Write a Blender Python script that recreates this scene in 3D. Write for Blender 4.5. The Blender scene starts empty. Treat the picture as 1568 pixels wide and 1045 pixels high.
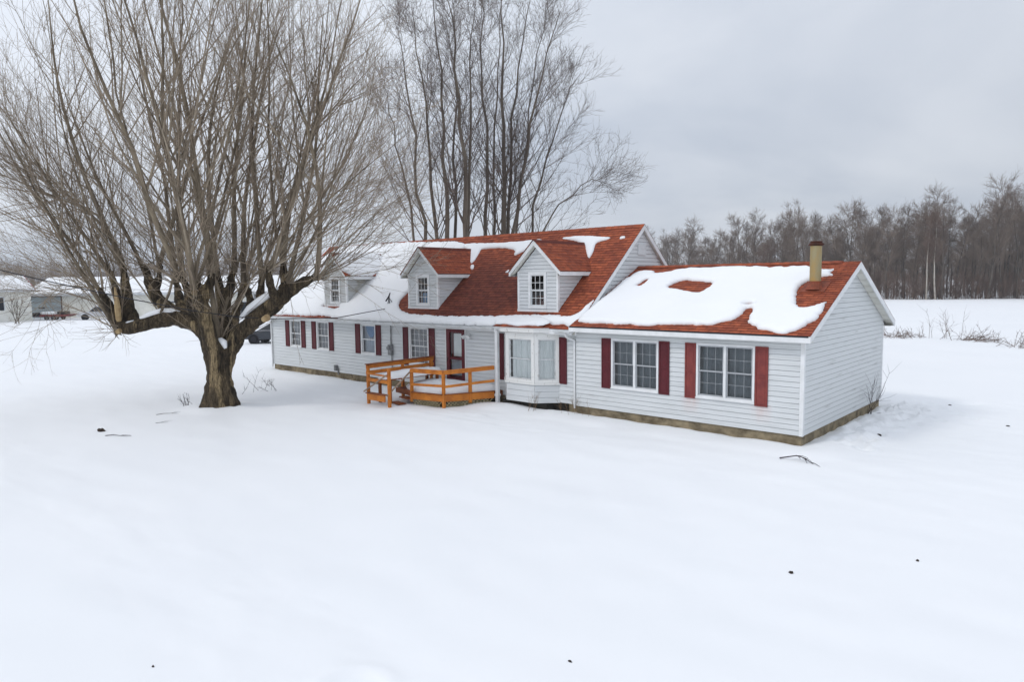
import bpy, bmesh, math, random
import numpy as np
from mathutils import Vector, Matrix, noise
from mathutils.geometry import delaunay_2d_cdt

SC = bpy.context.scene
COL = SC.collection
random.seed(7)
RNG = np.random.default_rng(11)

# ------------------------------------------------------------------ camera
CAM = np.array([6.1408, -18.0562, 4.0369])
YAW, PITCH, ROLL, FPX = 0.7294, -0.0845, -0.0104, 1058.1837
cy, sy = math.cos(YAW), math.sin(YAW)
FWD = np.array([-sy, cy, 0.0]); RGT = np.array([cy, sy, 0.0]); UP = np.array([0, 0, 1.0])
cp, sp = math.cos(PITCH), math.sin(PITCH)
cr, sr = math.cos(ROLL), math.sin(ROLL)
_f = FWD * cp + UP * sp; _u = -FWD * sp + UP * cp
_r = RGT * cr + _u * sr; _u = -RGT * sr + _u * cr
cam_d = bpy.data.cameras.new("camera"); cam = bpy.data.objects.new("camera", cam_d); COL.objects.link(cam)
cam.matrix_world = Matrix(((_r[0], _u[0], -_f[0], CAM[0]), (_r[1], _u[1], -_f[1], CAM[1]), (_r[2], _u[2], -_f[2], CAM[2]), (0, 0, 0, 1)))
cam_d.sensor_width = 36; cam_d.lens = FPX * 36 / 1568; cam_d.clip_end = 4000; cam_d.clip_start = 0.1
SC.camera = cam

# ------------------------------------------------------------------ light
SUN_EL, SUN_AZ = math.radians(42), math.radians(-118)      # direction of the sun: azimuth measured from +x
W = bpy.data.worlds.new("World"); SC.world = W; W.use_nodes = True
nt = W.node_tree; N = nt.nodes; N.clear()
def nn(tree, typ, **kw):
    n = tree.nodes.new(typ)
    for k, v in kw.items():
        if k.startswith('_'): setattr(n, k[1:], v)
        else: n.inputs[k.replace('__', ' ')].default_value = v
    return n
def math_n(tree, op, a, b=None, clamp=False):
    m = tree.nodes.new('ShaderNodeMath'); m.operation = op; m.use_clamp = clamp
    for i, v in enumerate((a, b)):
        if v is None: continue
        if isinstance(v, (int, float)): m.inputs[i].default_value = v
        else: tree.links.new(v, m.inputs[i])
    return m.outputs[0]
sky = nn(nt, 'ShaderNodeTexSky', _sky_type='NISHITA', _sun_disc=False)
sky.sun_elevation = SUN_EL; sky.sun_rotation = math.radians(90) - SUN_AZ
tc = nn(nt, 'ShaderNodeTexCoord'); sep = nn(nt, 'ShaderNodeSeparateXYZ'); nt.links.new(tc.outputs['Generated'], sep.inputs[0])
zc = math_n(nt, 'MAXIMUM', sep.outputs[2], 0.0)
den = math_n(nt, 'ADD', zc, 0.22)
cx_ = math_n(nt, 'DIVIDE', sep.outputs[0], den); cy_ = math_n(nt, 'DIVIDE', sep.outputs[1], den)
comb = nn(nt, 'ShaderNodeCombineXYZ'); nt.links.new(cx_, comb.inputs[0]); nt.links.new(cy_, comb.inputs[1])
cn = nn(nt, 'ShaderNodeTexNoise', Scale=0.75, Detail=5.0, Roughness=0.52, Distortion=0.4); nt.links.new(comb.outputs[0], cn.inputs['Vector'])
ramp = nn(nt, 'ShaderNodeValToRGB'); nt.links.new(cn.outputs['Fac'], ramp.inputs[0])
ramp.color_ramp.elements[0].position = 0.36; ramp.color_ramp.elements[0].color = (5.05, 5.55, 6.4, 1)
ramp.color_ramp.elements[1].position = 0.66; ramp.color_ramp.elements[1].color = (7.0, 7.35, 7.95, 1)
grad = math_n(nt, 'ADD', math_n(nt, 'MULTIPLY', zc, 0.55), 1.05)     # overcast sky: brighter towards the zenith
dsun = math_n(nt, 'ADD', math_n(nt, 'MULTIPLY', sep.outputs[0], math.cos(SUN_AZ)), math_n(nt, 'MULTIPLY', sep.outputs[1], math.sin(SUN_AZ)))
grad = math_n(nt, 'MULTIPLY', grad, math_n(nt, 'ADD', math_n(nt, 'MULTIPLY', dsun, 0.21), 1.085))
vm = nn(nt, 'ShaderNodeVectorMath', _operation='SCALE'); nt.links.new(ramp.outputs[0], vm.inputs[0]); nt.links.new(grad, vm.inputs['Scale'])
mixs = nn(nt, 'ShaderNodeMix', _data_type='RGBA'); mixs.inputs[0].default_value = 0.94
nt.links.new(sky.outputs[0], mixs.inputs[6]); nt.links.new(vm.outputs[0], mixs.inputs[7])
bg = nn(nt, 'ShaderNodeBackground', Strength=0.1); nt.links.new(mixs.outputs[2], bg.inputs[0])
wo = nn(nt, 'ShaderNodeOutputWorld'); nt.links.new(bg.outputs[0], wo.inputs[0])
sd = bpy.data.lights.new("sun", 'SUN'); sd.energy = 0.85; sd.angle = math.radians(11); sd.color = (1, 0.96, 0.9)
sun = bpy.data.objects.new("sun", sd); COL.objects.link(sun)
sdir = Vector((math.cos(SUN_AZ) * math.cos(SUN_EL), math.sin(SUN_AZ) * math.cos(SUN_EL), math.sin(SUN_EL)))
sun.rotation_euler = sdir.to_track_quat('Z', 'Y').to_euler(); sun.location = (0, -30, 40)
SC.view_settings.view_transform = 'Standard'; SC.view_settings.look = 'None'; SC.view_settings.exposure = 0.0; SC.view_settings.gamma = 1

# ------------------------------------------------------------------ materials
def lin(r, g, b):
    return tuple(((c / 255) / 12.92 if c / 255 <= 0.04045 else ((c / 255 + 0.055) / 1.055) ** 2.4) for c in (r, g, b))
def mat(name, col, col2=None, scale=4.0, stretch=(1, 1, 1), rough=0.7, bump=0.0, bscale=40.0, detail=6.0, lo=0.35, hi=0.65, spec=0.3, metal=0.0):
    m = bpy.data.materials.new(name); m.use_nodes = True; t = m.node_tree; p = t.nodes['Principled BSDF']
    p.inputs['Roughness'].default_value = rough; p.inputs['Specular IOR Level'].default_value = spec; p.inputs['Metallic'].default_value = metal
    tc = nn(t, 'ShaderNodeTexCoord'); mp = nn(t, 'ShaderNodeMapping'); mp.inputs['Scale'].default_value = stretch
    t.links.new(tc.outputs['Object'], mp.inputs[0])
    if col2 is None: col2 = tuple(c * 0.86 for c in col)
    n = nn(t, 'ShaderNodeTexNoise', Scale=scale, Detail=detail, Roughness=0.6); t.links.new(mp.outputs[0], n.inputs['Vector'])
    r = nn(t, 'ShaderNodeValToRGB'); t.links.new(n.outputs['Fac'], r.inputs[0])
    r.color_ramp.elements[0].position = lo; r.color_ramp.elements[0].color = (*col2, 1)
    r.color_ramp.elements[1].position = hi; r.color_ramp.elements[1].color = (*col, 1)
    t.links.new(r.outputs[0], p.inputs['Base Color'])
    if bump:
        b = nn(t, 'ShaderNodeTexNoise', Scale=bscale, Detail=5.0); t.links.new(mp.outputs[0], b.inputs['Vector'])
        bp = nn(t, 'ShaderNodeBump', Strength=bump, Distance=0.02); t.links.new(b.outputs['Fac'], bp.inputs['Height']); t.links.new(bp.outputs[0], p.inputs['Normal'])
    m['_p'] = 1
    return m
def ramp_of(m): return [n for n in m.node_tree.nodes if n.type == 'VALTORGB'][0]

M = {}
M['snow'] = mat('snow', (.86, .867, .877), (.83, .84, .855), 0.6, rough=0.65, bump=0.25, bscale=6, spec=0.2)
M['ground'] = mat('snow_ground', (.855, .862, .872), (.83, .84, .853), 0.15, rough=0.65, bump=0.32, bscale=2.2, spec=0.2)
M['siding'] = mat('vinyl_siding', (.64, .66, .67), (.56, .58, .585), 1.6, (.5, .5, 5.0), rough=0.5, bump=0.05, bscale=25, lo=.3, hi=.55)
M['siding_old'] = mat('weathered_siding', (.52, .53, .53), (.34, .32, .26), 1.6, (1, 1, 1.6), rough=0.6, bump=0.05, bscale=25, lo=.32, hi=.5)
M['siding_gable'] = mat('streaked_gable_siding', (.64, .66, .665), (.45, .46, .455), 2.6, (.35, .35, 4.5), rough=0.5, bump=0.05, bscale=25, lo=.28, hi=.42)
M['trim'] = mat('white_trim', (.78, .79, .80), (.68, .69, .69), 3, rough=0.45)
M['old_trim'] = mat('peeling_white_paint', (.76, .76, .74), (.36, .33, .29), 7, (2.2, 2.2, .7), rough=0.7, lo=.30, hi=.40, bump=.2, bscale=60)
M['soffit'] = mat('soffit', (.72, .71, .66), (.6, .59, .53), 2, rough=0.6)
M['gutter'] = mat('gutter_metal', (.62, .64, .65), (.42, .42, .40), 2.2, (1, 1, 4), rough=0.4, lo=.3, hi=.55)
M['found'] = mat('concrete_foundation', (.33, .27, .175), (.12, .095, .06), 2.4, (1, 1, 1.3), rough=0.9, bump=0.5, bscale=30)
M['shutter'] = mat('burgundy_shutter', (.105, .012, .018), (.08, .009, .014), 3, rough=0.6)
M['shutter_fade'] = mat('faded_shutter', (.235, .05, .042), (.17, .035, .034), 5, (1, 1, .8), rough=0.7)
M['door'] = mat('burgundy_door', (.12, .012, .02), (.09, .01, .015), 3, rough=0.45)
M['orange'] = mat('orange_stained_wood', (.62, .215, .028), (.42, .125, .016), 3.5, (1, 1, 1), rough=0.6, bump=0.15, bscale=30)
M['orange_dark'] = mat('worn_orange_wood', (.27, .075, .016), (.12, .035, .012), 3.5, rough=0.7, bump=0.2, bscale=30)
M['greywood'] = mat('grey_wood', (.36, .27, .20), (.22, .15, .10), 6, (1, 1, 1), rough=0.8)
M['lattice'] = mat('lattice_wood', (.40, .34, .20), (.2, .16, .09), 8, rough=0.8)
M['dark'] = mat('gap_shade', (.02, .018, .015), None, 3, rough=0.9)  # near-black colour, painted shade for the spaces under bay and deck
M['black'] = mat('black_metal', (.015, .015, .02), None, 3, rough=0.4)
M['grey_metal'] = mat('grey_metal', (.30, .31, .32), (.16, .16, .16), 6, rough=0.45, metal=0.3)
M['interior'] = mat('room_dark', (.018, .022, .028), None, 2, rough=0.9)
M['curt_blue'] = mat('slate_curtain', (.185, .22, .24), (.135, .16, .18), 3, (1, 1, .3), rough=0.9)
M['curt_white'] = mat('white_curtain', (.86, .88, .87), (.76, .79, .78), 4, (1, 1, .4), rough=0.9)
M['sash_grey'] = mat('grey_sash', (.42, .44, .46), None, 3, rough=0.5)
M['curt_grey'] = mat('grey_curtain', (.42, .44, .47), (.27, .28, .31), 6, (1, 1, .3), rough=0.9)
M['curt_pale'] = mat('pale_blue_blind', (.56, .62, .70), (.46, .52, .61), 4, rough=0.9)
M['blue'] = mat('blue_valance', (.12, .28, .52), (.2, .36, .6), 8, rough=0.9)
M['rust'] = mat('rusty_flue', (.40, .255, .085), (.33, .28, .16), 3.2, (1, 1, .45), rough=0.5, metal=0.35, lo=.4, hi=.62, bump=.08)
M['rust_dark'] = mat('rust_brown', (.10, .03, .015), (.04, .016, .012), 6, rough=0.8, metal=.2)
M['flash'] = mat('rusted_flashing', (.25, .06, .028), (.15, .04, .02), 5, rough=0.7)
M['bark'] = mat('bark', (.145, .108, .064), (.028, .020, .012), 6.0, (1, 1, .14), rough=0.95, bump=1.0, bscale=14, lo=.36, hi=.68)
def shutter_runoff(m):
    t = m.node_tree; p = t.nodes['Principled BSDF']; r = ramp_of(m); tc = [n for n in t.nodes if n.type == 'TEX_COORD'][0]
    sx = nn(t, 'ShaderNodeSeparateXYZ'); t.links.new(tc.outputs['Object'], sx.inputs[0]); acc = None
    for c in (-3.14 + 13, -1.08 + 13):
        a = math_n(t, 'SUBTRACT', 1.0, math_n(t, 'DIVIDE', math_n(t, 'ABSOLUTE', math_n(t, 'SUBTRACT', sx.outputs[0], c)), .34), clamp=True); acc = a if acc is None else math_n(t, 'ADD', acc, a)
    zz = math_n(t, 'MULTIPLY', math_n(t, 'DIVIDE', math_n(t, 'SUBTRACT', sx.outputs[2], .45), .5, clamp=True), math_n(t, 'LESS_THAN', sx.outputs[2], 1.02))
    front = math_n(t, 'LESS_THAN', sx.outputs[1], -3.6)
    mp = nn(t, 'ShaderNodeMapping'); mp.inputs['Scale'].default_value = (4, 1, .6); t.links.new(tc.outputs['Object'], mp.inputs[0]); n = nn(t, 'ShaderNodeTexNoise', Scale=3.0); t.links.new(mp.outputs[0], n.inputs['Vector'])
    f = math_n(t, 'MULTIPLY', math_n(t, 'MULTIPLY', math_n(t, 'MULTIPLY', acc, zz), front), n.outputs['Fac'])
    mx = nn(t, 'ShaderNodeMix', _data_type='RGBA'); t.links.new(f, mx.inputs[0]); t.links.new(r.outputs[0], mx.inputs[6]); mx.inputs[7].default_value = (.62, .42, .38, 1); t.links.new(mx.outputs[2], p.inputs['Base Color'])
shutter_runoff(M['siding'])
def bark_streaks(m):
    t = m.node_tree; p = t.nodes['Principled BSDF']; r = ramp_of(m)
    tc = [n for n in t.nodes if n.type == 'TEX_COORD'][0]
    mp = nn(t, 'ShaderNodeMapping'); mp.inputs['Scale'].default_value = (1.7, 1.7, .10); t.links.new(tc.outputs['Object'], mp.inputs[0])
    n = nn(t, 'ShaderNodeTexNoise', Scale=1.6, Detail=3.0); t.links.new(mp.outputs[0], n.inputs['Vector'])
    r2 = nn(t, 'ShaderNodeValToRGB'); t.links.new(n.outputs['Fac'], r2.inputs[0])
    r2.color_ramp.elements[0].position = .54; r2.color_ramp.elements[0].color = (0, 0, 0, 1)
    r2.color_ramp.elements[1].position = .60; r2.color_ramp.elements[1].color = (.75, .75, .75, 1)
    mx = nn(t, 'ShaderNodeMix', _data_type='RGBA'); t.links.new(r2.outputs[0], mx.inputs[0]); t.links.new(r.outputs[0], mx.inputs[6])
    mx.inputs[7].default_value = (.36, .27, .15, 1)
    mp3 = nn(t, 'ShaderNodeMapping'); mp3.inputs['Scale'].default_value = (1, 1, .18); t.links.new(tc.outputs['Object'], mp3.inputs[0])
    v = nn(t, 'ShaderNodeTexNoise', Scale=22.0, Detail=4.0, Roughness=.7, Distortion=.6); t.links.new(mp3.outputs[0], v.inputs['Vector'])
    r3 = nn(t, 'ShaderNodeValToRGB'); t.links.new(v.outputs['Fac'], r3.inputs[0])
    r3.color_ramp.elements[0].position = .38; r3.color_ramp.elements[0].color = (.18, .17, .16, 1); r3.color_ramp.elements[1].position = .62; r3.color_ramp.elements[1].color = (1.25, 1.25, 1.25, 1)
    mm = nn(t, 'ShaderNodeMix', _data_type='RGBA', _blend_type='MULTIPLY'); mm.inputs[0].default_value = .85; t.links.new(mx.outputs[2], mm.inputs[6]); t.links.new(r3.outputs[0], mm.inputs[7])
    t.links.new(mm.outputs[2], p.inputs['Base Color'])
    bp = [n for n in t.nodes if n.type == 'BUMP'][0]; bp.inputs['Distance'].default_value = .07; t.links.new(v.outputs['Fac'], bp.inputs['Height'])
bark_streaks(M['bark'])
M['twig'] = mat('twig_bark', (.36, .29, .215), (.21, .165, .12), 2.0, rough=0.9)
M['shoot'] = mat('shoot_bark', (.36, .30, .225), (.16, .13, .095), 3.0, (1, 1, .25), rough=0.9)
M['leader_bark'] = mat('leader_bark', (.27, .22, .155), (.09, .07, .05), 3.0, (1, 1, .2), rough=0.95, bump=.5, bscale=14)
M['cut'] = mat('cut_wood', (.46, .34, .19), (.32, .22, .11), 9, rough=0.9)
M['rear_bark'] = mat('rear_tree_bark', (.175, .145, .115), (.08, .064, .05), 2.0, (1, 1, .25), rough=0.95)
M['rear_twig'] = mat('rear_tree_twig', (.175, .138, .118), (.10, .08, .07), 1.0, rough=0.95)
M['wood_bark'] = mat('wood_bark', (.13, .11, .092), (.06, .05, .042), .6, rough=0.95)
M['wood_twig'] = mat('wood_twig', (.25, .195, .155), (.13, .10, .082), .25, rough=0.95)
M['pale_bark'] = mat('pale_bark', (.48, .45, .40), (.3, .27, .23), 1.0, rough=0.9)
M['brush'] = mat('dry_brush', (.19, .13, .10), (.12, .085, .07), .3, rough=0.95)
M['weed'] = mat('dry_weed', (.27, .17, .085), (.14, .085, .05), 3, rough=0.95)
M['twig_dark'] = mat('dark_twig', (.05, .038, .045), None, 3, rough=0.9)
M['leaf'] = mat('dead_leaf', (.05, .032, .022), (.02, .014, .012), 12, rough=0.9)
M['outwall'] = mat('painted_block_wall', (.74, .73, .68), (.60, .59, .53), .7, rough=0.85)
M['outtrim'] = mat('outbuilding_trim', (.62, .64, .66), (.45, .47, .5), 2, rough=0.6)
M['garage'] = mat('pale_blue_door', (.33, .40, .43), (.26, .31, .34), 1.5, rough=0.6)
M['redtrim'] = mat('red_trim', (.42, .05, .06), None, 3, rough=0.6)
M['redpaint'] = mat('red_paint', (.20, .012, .02), (.13, .01, .015), 3, rough=0.4)
M['carpaint'] = mat('slate_car_paint', (.030, .036, .045), (.026, .03, .04), 3, rough=0.28, spec=.5)
M['carwhite'] = mat('white_car_paint', (.62, .63, .65), None, 3, rough=0.3, spec=.5)
M['tyre'] = mat('tyre_rubber', (.012, .012, .012), None, 6, rough=0.9)
M['rim'] = mat('alloy_rim', (.12, .12, .13), (.06, .06, .065), 8, rough=0.35, metal=.7)
M['carglass'] = mat('dark_car_glass', (.008, .009, .011), None, 2, rough=0.08, spec=.6)
M['chrome'] = mat('bright_trim', (.6, .6, .62), None, 2, rough=0.2, metal=.9)

def glass_mat(name, tint=(.95, .97, .975), gloss=1.0):
    m = bpy.data.materials.new(name); m.use_nodes = True; t = m.node_tree; t.nodes.clear()
    tr = nn(t, 'ShaderNodeBsdfTransparent'); tr.inputs[0].default_value = (*tint, 1)
    gl = nn(t, 'ShaderNodeBsdfGlossy', Roughness=0.03); gl.inputs[0].default_value = (gloss, gloss, gloss, 1)
    fr = nn(t, 'ShaderNodeFresnel', IOR=1.5)
    tc = nn(t, 'ShaderNodeTexCoord'); nz = nn(t, 'ShaderNodeTexNoise', Scale=1.6, Detail=1.0); t.links.new(tc.outputs['Object'], nz.inputs['Vector'])
    bp = nn(t, 'ShaderNodeBump', Strength=0.05, Distance=0.05); t.links.new(nz.outputs['Fac'], bp.inputs['Height']); t.links.new(bp.outputs[0], gl.inputs['Normal'])
    mx = nn(t, 'ShaderNodeMixShader'); t.links.new(fr.outputs[0], mx.inputs[0]); t.links.new(tr.outputs[0], mx.inputs[1]); t.links.new(gl.outputs[0], mx.inputs[2])
    o = nn(t, 'ShaderNodeOutputMaterial'); t.links.new(mx.outputs[0], o.inputs[0])
    return m
M['glass'] = glass_mat('window_glass')

def shingle_mat(name='red_shingles'):
    m = bpy.data.materials.new(name); m.use_nodes = True; t = m.node_tree; p = t.nodes['Principled BSDF']
    p.inputs['Roughness'].default_value = .8; p.inputs['Specular IOR Level'].default_value = .25
    uv = nn(t, 'ShaderNodeTexCoord')
    br = nn(t, 'ShaderNodeTexBrick', Scale=1.0); br.offset = .5; br.squash = 1
    br.inputs['Color1'].default_value = (.35, .088, .037, 1); br.inputs['Color2'].default_value = (.22, .052, .026, 1); br.inputs['Mortar'].default_value = (.10, .02, .013, 1)
    br.inputs['Mortar Size'].default_value = .006; br.inputs['Brick Width'].default_value = .30; br.inputs['Row Height'].default_value = .14
    t.links.new(uv.outputs['UV'], br.inputs['Vector'])
    n = nn(t, 'ShaderNodeTexNoise', Scale=.55, Detail=6.0, Roughness=.62); t.links.new(uv.outputs['UV'], n.inputs['Vector'])
    # darker, bluer tone, strongest in the lower field between the dormers, mottled by noise
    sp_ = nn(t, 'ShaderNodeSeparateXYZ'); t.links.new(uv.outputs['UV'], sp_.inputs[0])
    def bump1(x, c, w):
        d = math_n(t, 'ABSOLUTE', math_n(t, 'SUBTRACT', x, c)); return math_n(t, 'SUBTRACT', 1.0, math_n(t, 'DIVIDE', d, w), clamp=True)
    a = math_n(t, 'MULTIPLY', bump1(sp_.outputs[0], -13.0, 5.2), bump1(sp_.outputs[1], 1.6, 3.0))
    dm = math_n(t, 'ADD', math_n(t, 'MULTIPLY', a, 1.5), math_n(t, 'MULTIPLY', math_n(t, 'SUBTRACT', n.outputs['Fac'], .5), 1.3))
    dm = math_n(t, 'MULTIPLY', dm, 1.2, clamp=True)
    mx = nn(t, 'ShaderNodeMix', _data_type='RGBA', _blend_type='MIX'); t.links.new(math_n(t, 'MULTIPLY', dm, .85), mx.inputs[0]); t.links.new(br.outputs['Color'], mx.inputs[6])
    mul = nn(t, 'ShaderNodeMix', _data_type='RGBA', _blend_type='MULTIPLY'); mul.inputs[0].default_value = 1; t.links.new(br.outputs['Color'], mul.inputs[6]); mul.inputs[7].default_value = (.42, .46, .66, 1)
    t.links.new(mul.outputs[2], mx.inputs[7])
    n2 = nn(t, 'ShaderNodeTexNoise', Scale=5.0, Detail=4.0); mp = nn(t, 'ShaderNodeMapping'); mp.inputs['Scale'].default_value = (1.0, 1.5, 1); t.links.new(uv.outputs['UV'], mp.inputs[0]); t.links.new(mp.outputs[0], n2.inputs['Vector'])
    h = nn(t, 'ShaderNodeHueSaturation', Saturation=1.0); t.links.new(mx.outputs[2], h.inputs['Color'])
    t.links.new(math_n(t, 'ADD', math_n(t, 'MULTIPLY', n2.outputs['Fac'], 1.7), .17), h.inputs['Value'])
    t.links.new(h.outputs[0], p.inputs['Base Color'])
    g = nn(t, 'ShaderNodeTexNoise', Scale=60.0, Detail=2.0); t.links.new(uv.outputs['UV'], g.inputs['Vector'])
    bp = nn(t, 'ShaderNodeBump', Strength=.25, Distance=.01); t.links.new(g.outputs['Fac'], bp.inputs['Height']); t.links.new(bp.outputs[0], p.inputs['Normal'])
    return m
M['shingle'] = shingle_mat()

# ------------------------------------------------------------------ mesh helpers
def wl(o):
    v = Vector((0, 0, 0))
    while o is not None: v += o.location; o = o.parent
    return v
class MB:
    def __init__(s): s.v = []; s.f = []; s.uv = []; s.has_uv = False
    def face(s, pts, uvs=None):
        i = len(s.v); s.v += [tuple(p) for p in pts]; s.f.append(tuple(range(i, i + len(pts))))
        s.uv.append(uvs); s.has_uv |= uvs is not None
    def poly(s, vs, fs):
        i = len(s.v); s.v += [tuple(p) for p in vs]
        for f in fs: s.f.append(tuple(i + k for k in f)); s.uv.append(None)
    def box(s, x0, x1, y0, y1, z0, z1):
        s.poly([(x0, y0, z0), (x1, y0, z0), (x1, y1, z0), (x0, y1, z0), (x0, y0, z1), (x1, y0, z1), (x1, y1, z1), (x0, y1, z1)],
               [(0, 3, 2, 1), (4, 5, 6, 7), (0, 1, 5, 4), (1, 2, 6, 5), (2, 3, 7, 6), (3, 0, 4, 7)])
    def prism(s, pts, d):
        pts = [Vector(p) for p in pts]; d = Vector(d); n = len(pts)
        s.poly(list(pts) + [p + d for p in pts], [tuple(range(n))[::-1], tuple(range(n, 2 * n))] + [(i, (i + 1) % n, n + (i + 1) % n, n + i) for i in range(n)])
    def bar(s, p, q, w, h, up=(0, 0, 1)):
        p = Vector(p); q = Vector(q); d = (q - p).normalized(); up = Vector(up)
        a = d.cross(up)
        if a.length < 1e-4: a = d.cross(Vector((1, 0, 0)))
        a.normalize(); b = a.cross(d).normalized()
        a *= w / 2; b *= h / 2
        s.prism([p - a - b, p + a - b, p + a + b, p - a + b], q - p)
    def tube(s, pts, rad, k=8):
        pts = [Vector(p) for p in pts]; n = len(pts); rings = []
        for i, p in enumerate(pts):
            d = (pts[min(i + 1, n - 1)] - pts[max(i - 1, 0)]).normalized()
            a = d.orthogonal().normalized() if i == 0 else (a - d * a.dot(d)).normalized()
            b = d.cross(a); r = rad[i] if isinstance(rad, (list, tuple)) else rad
            rings.append([p + (a * math.cos(2 * math.pi * j / k) + b * math.sin(2 * math.pi * j / k)) * r for j in range(k)])
        i0 = len(s.v); s.v += [tuple(q) for rg in rings for q in rg]
        for i in range(n - 1):
            for j in range(k):
                j2 = (j + 1) % k; s.f.append((i0 + i * k + j, i0 + i * k + j2, i0 + (i + 1) * k + j2, i0 + (i + 1) * k + j)); s.uv.append(None)
        s.f.append(tuple(i0 + j for j in range(k))[::-1]); s.f.append(tuple(i0 + (n - 1) * k + j for j in range(k))); s.uv += [None, None]
    def build(s, name, m, parent=None, bevel=0, smooth=False, world=True):
        off = wl(parent) if (parent is not None and world) else Vector((0, 0, 0))
        me = bpy.data.meshes.new(name); me.from_pydata([(v[0] - off.x, v[1] - off.y, v[2] - off.z) for v in s.v], [], s.f)
        if s.has_uv:
            l = me.uv_layers.new(name='UVMap'); k = 0; flat = []
            for f, u in zip(s.f, s.uv):
                flat += [c for q in (u or [(0, 0)] * len(f)) for c in q]
            l.data.foreach_set('uv', flat)
        me.validate(); me.materials.append(M[m] if isinstance(m, str) else m)
        if smooth: me.polygons.foreach_set('use_smooth', [True] * len(me.polygons))
        o = bpy.data.objects.new(name, me); COL.objects.link(o)
        if parent is not None: o.parent = parent
        if bevel:
            b = o.modifiers.new('bevel', 'BEVEL'); b.width = bevel; b.segments = 2; b.limit_method = 'ANGLE'
        return o
def empty(name, loc=(0, 0, 0), rz=0):
    o = bpy.data.objects.new(name, None); COL.objects.link(o); o.location = loc; o.rotation_euler = (0, 0, rz); o.empty_display_size = .2
    return o
def tag(o, label, cat=None, group=None, kind=None):
    o['label'] = label
    if cat: o['category'] = cat
    if group: o['group'] = group
    if kind: o['kind'] = kind
    return o
def copy_tree(o, parent=None):
    c = o.copy(); COL.objects.link(c)
    if parent is not None: c.parent = parent
    for ch in o.children: copy_tree(ch, c)
    return c
def at(px, depth, z=0.0):
    """ground point at a given distance along the view, px to the side"""
    p = CAM + FWD * depth + RGT * ((px - 784) / FPX * depth)
    return (p[0], p[1], z)
def np_mesh(name, V, F, m, parent=None, smooth=True):
    me = bpy.data.meshes.new(name); nv, nf, k = len(V), len(F), F.shape[1]
    off = np.array(wl(parent)) if parent is not None else np.zeros(3)
    me.vertices.add(nv); me.vertices.foreach_set('co', (V - off).astype(np.float32).ravel())
    me.loops.add(nf * k); me.loops.foreach_set('vertex_index', F.astype(np.int32).ravel())
    me.polygons.add(nf); me.polygons.foreach_set('loop_start', np.arange(0, nf * k, k, dtype=np.int32))
    me.update(calc_edges=True)
    if smooth: me.polygons.foreach_set('use_smooth', np.ones(nf, dtype=bool))
    me.materials.append(M[m] if isinstance(m, str) else m)
    o = bpy.data.objects.new(name, me); COL.objects.link(o)
    if parent is not None: o.parent = parent
    return o

# ------------------------------------------------------------------ ground
def gnoise(x, y, sc, seed=0.0): return noise.noise(Vector((x / sc, y / sc, seed)))
FOOT = []
rf = random.Random(3)
for k in range(90):      # trodden snow along the gable end and the track round the corner
    u = rf.random(); FOOT.append((0.35 + rf.random() * 1.0, 0.6 + u * 7.6, .08 + rf.random() * .09, .07 + rf.random() * .09))
for (a, b, n) in (((.6, 7.6), (2.2, 5.6), 14), ((.9, 9.2), (3.0, 6.6), 12), ((.4, 6.6), (1.9, 4.6), 8)):
    for k in range(n):
        t = k / n; FOOT.append((a[0] + (b[0] - a[0]) * t + rf.uniform(-.15, .15), a[1] + (b[1] - a[1]) * t + rf.uniform(-.15, .15), .13, .07))
for k in range(46):
    FOOT.append((-11.6 + rf.random() * 3.2, -3.2 + rf.random() * 1.3, .10 + rf.random() * .06, .02 + rf.random() * .04))
for k in range(14):
    FOOT.append((-12.4 + k * .55 + rf.uniform(-.2, .2), -3.0 + rf.uniform(-.3, .3) + k * .02, .13, .05))
def ground_z(x, y):
    z = -.27 + .075 * gnoise(x, y, 14, 1) + .04 * gnoise(x, y * 1.5, 4.2, 2) + .028 * gnoise(x * .8 + y * .5, y * 1.7 - x * .3, 1.2, 3) + .010 * gnoise(x * .9 + y * .6, y * 2.2 - x * .5, .45, 4)
    d = math.hypot(max(-26.6 - x, 0, x), max(.1 - y, 0, y - 7.6))       # distance to the house
    if d < 1.6:
        z = z * (d / 1.6) + (-.24) * (1 - d / 1.6) + .06 * math.sin(min(d / 1.6, 1) * math.pi) * (1 + gnoise(x, y, 1.3, 5)) - .05 * max(0, 1 - d / .3) + max(0, 1 - d / .7) * (.075 * gnoise(x, y, 1.7, 12) + .045 * gnoise(x, y, .5, 13))
    for fx, fy, r, a in FOOT:
        q = ((x - fx) ** 2 + (y - fy) ** 2) / (r * r)
        if q < 6: z -= a * math.exp(-q) - a * .35 * math.exp(-(math.sqrt(q) - 1.6) ** 2 * 3)
    # tyre track across the far yard
    if x < -30: 
        tl = (x + 36.8) * .88 + 4.9
        for o_ in (-.8, .8):
            q = ((y - tl - o_) / .35) ** 2
            if q < 8: z -= .06 * math.exp(-q)
    # the sunken ring by the bottom edge and the thawed hole
    q = math.hypot((x - .15) * 1.0, (y + 13.95)); z += .032 * math.exp(-((q - .40) / .09) ** 2) - .03 * math.exp(-(q / .3) ** 4)
    q = math.hypot(x - 2.1, (y - 10.04)); z -= .22 * math.exp(-(q / .3) ** 2)
    q = math.hypot(x + 17.55, y + 6.98); z += (.13 + .10 * gnoise(x, y, .35, 9)) * math.exp(-((q - .8) / .45) ** 2)
    return z
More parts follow.
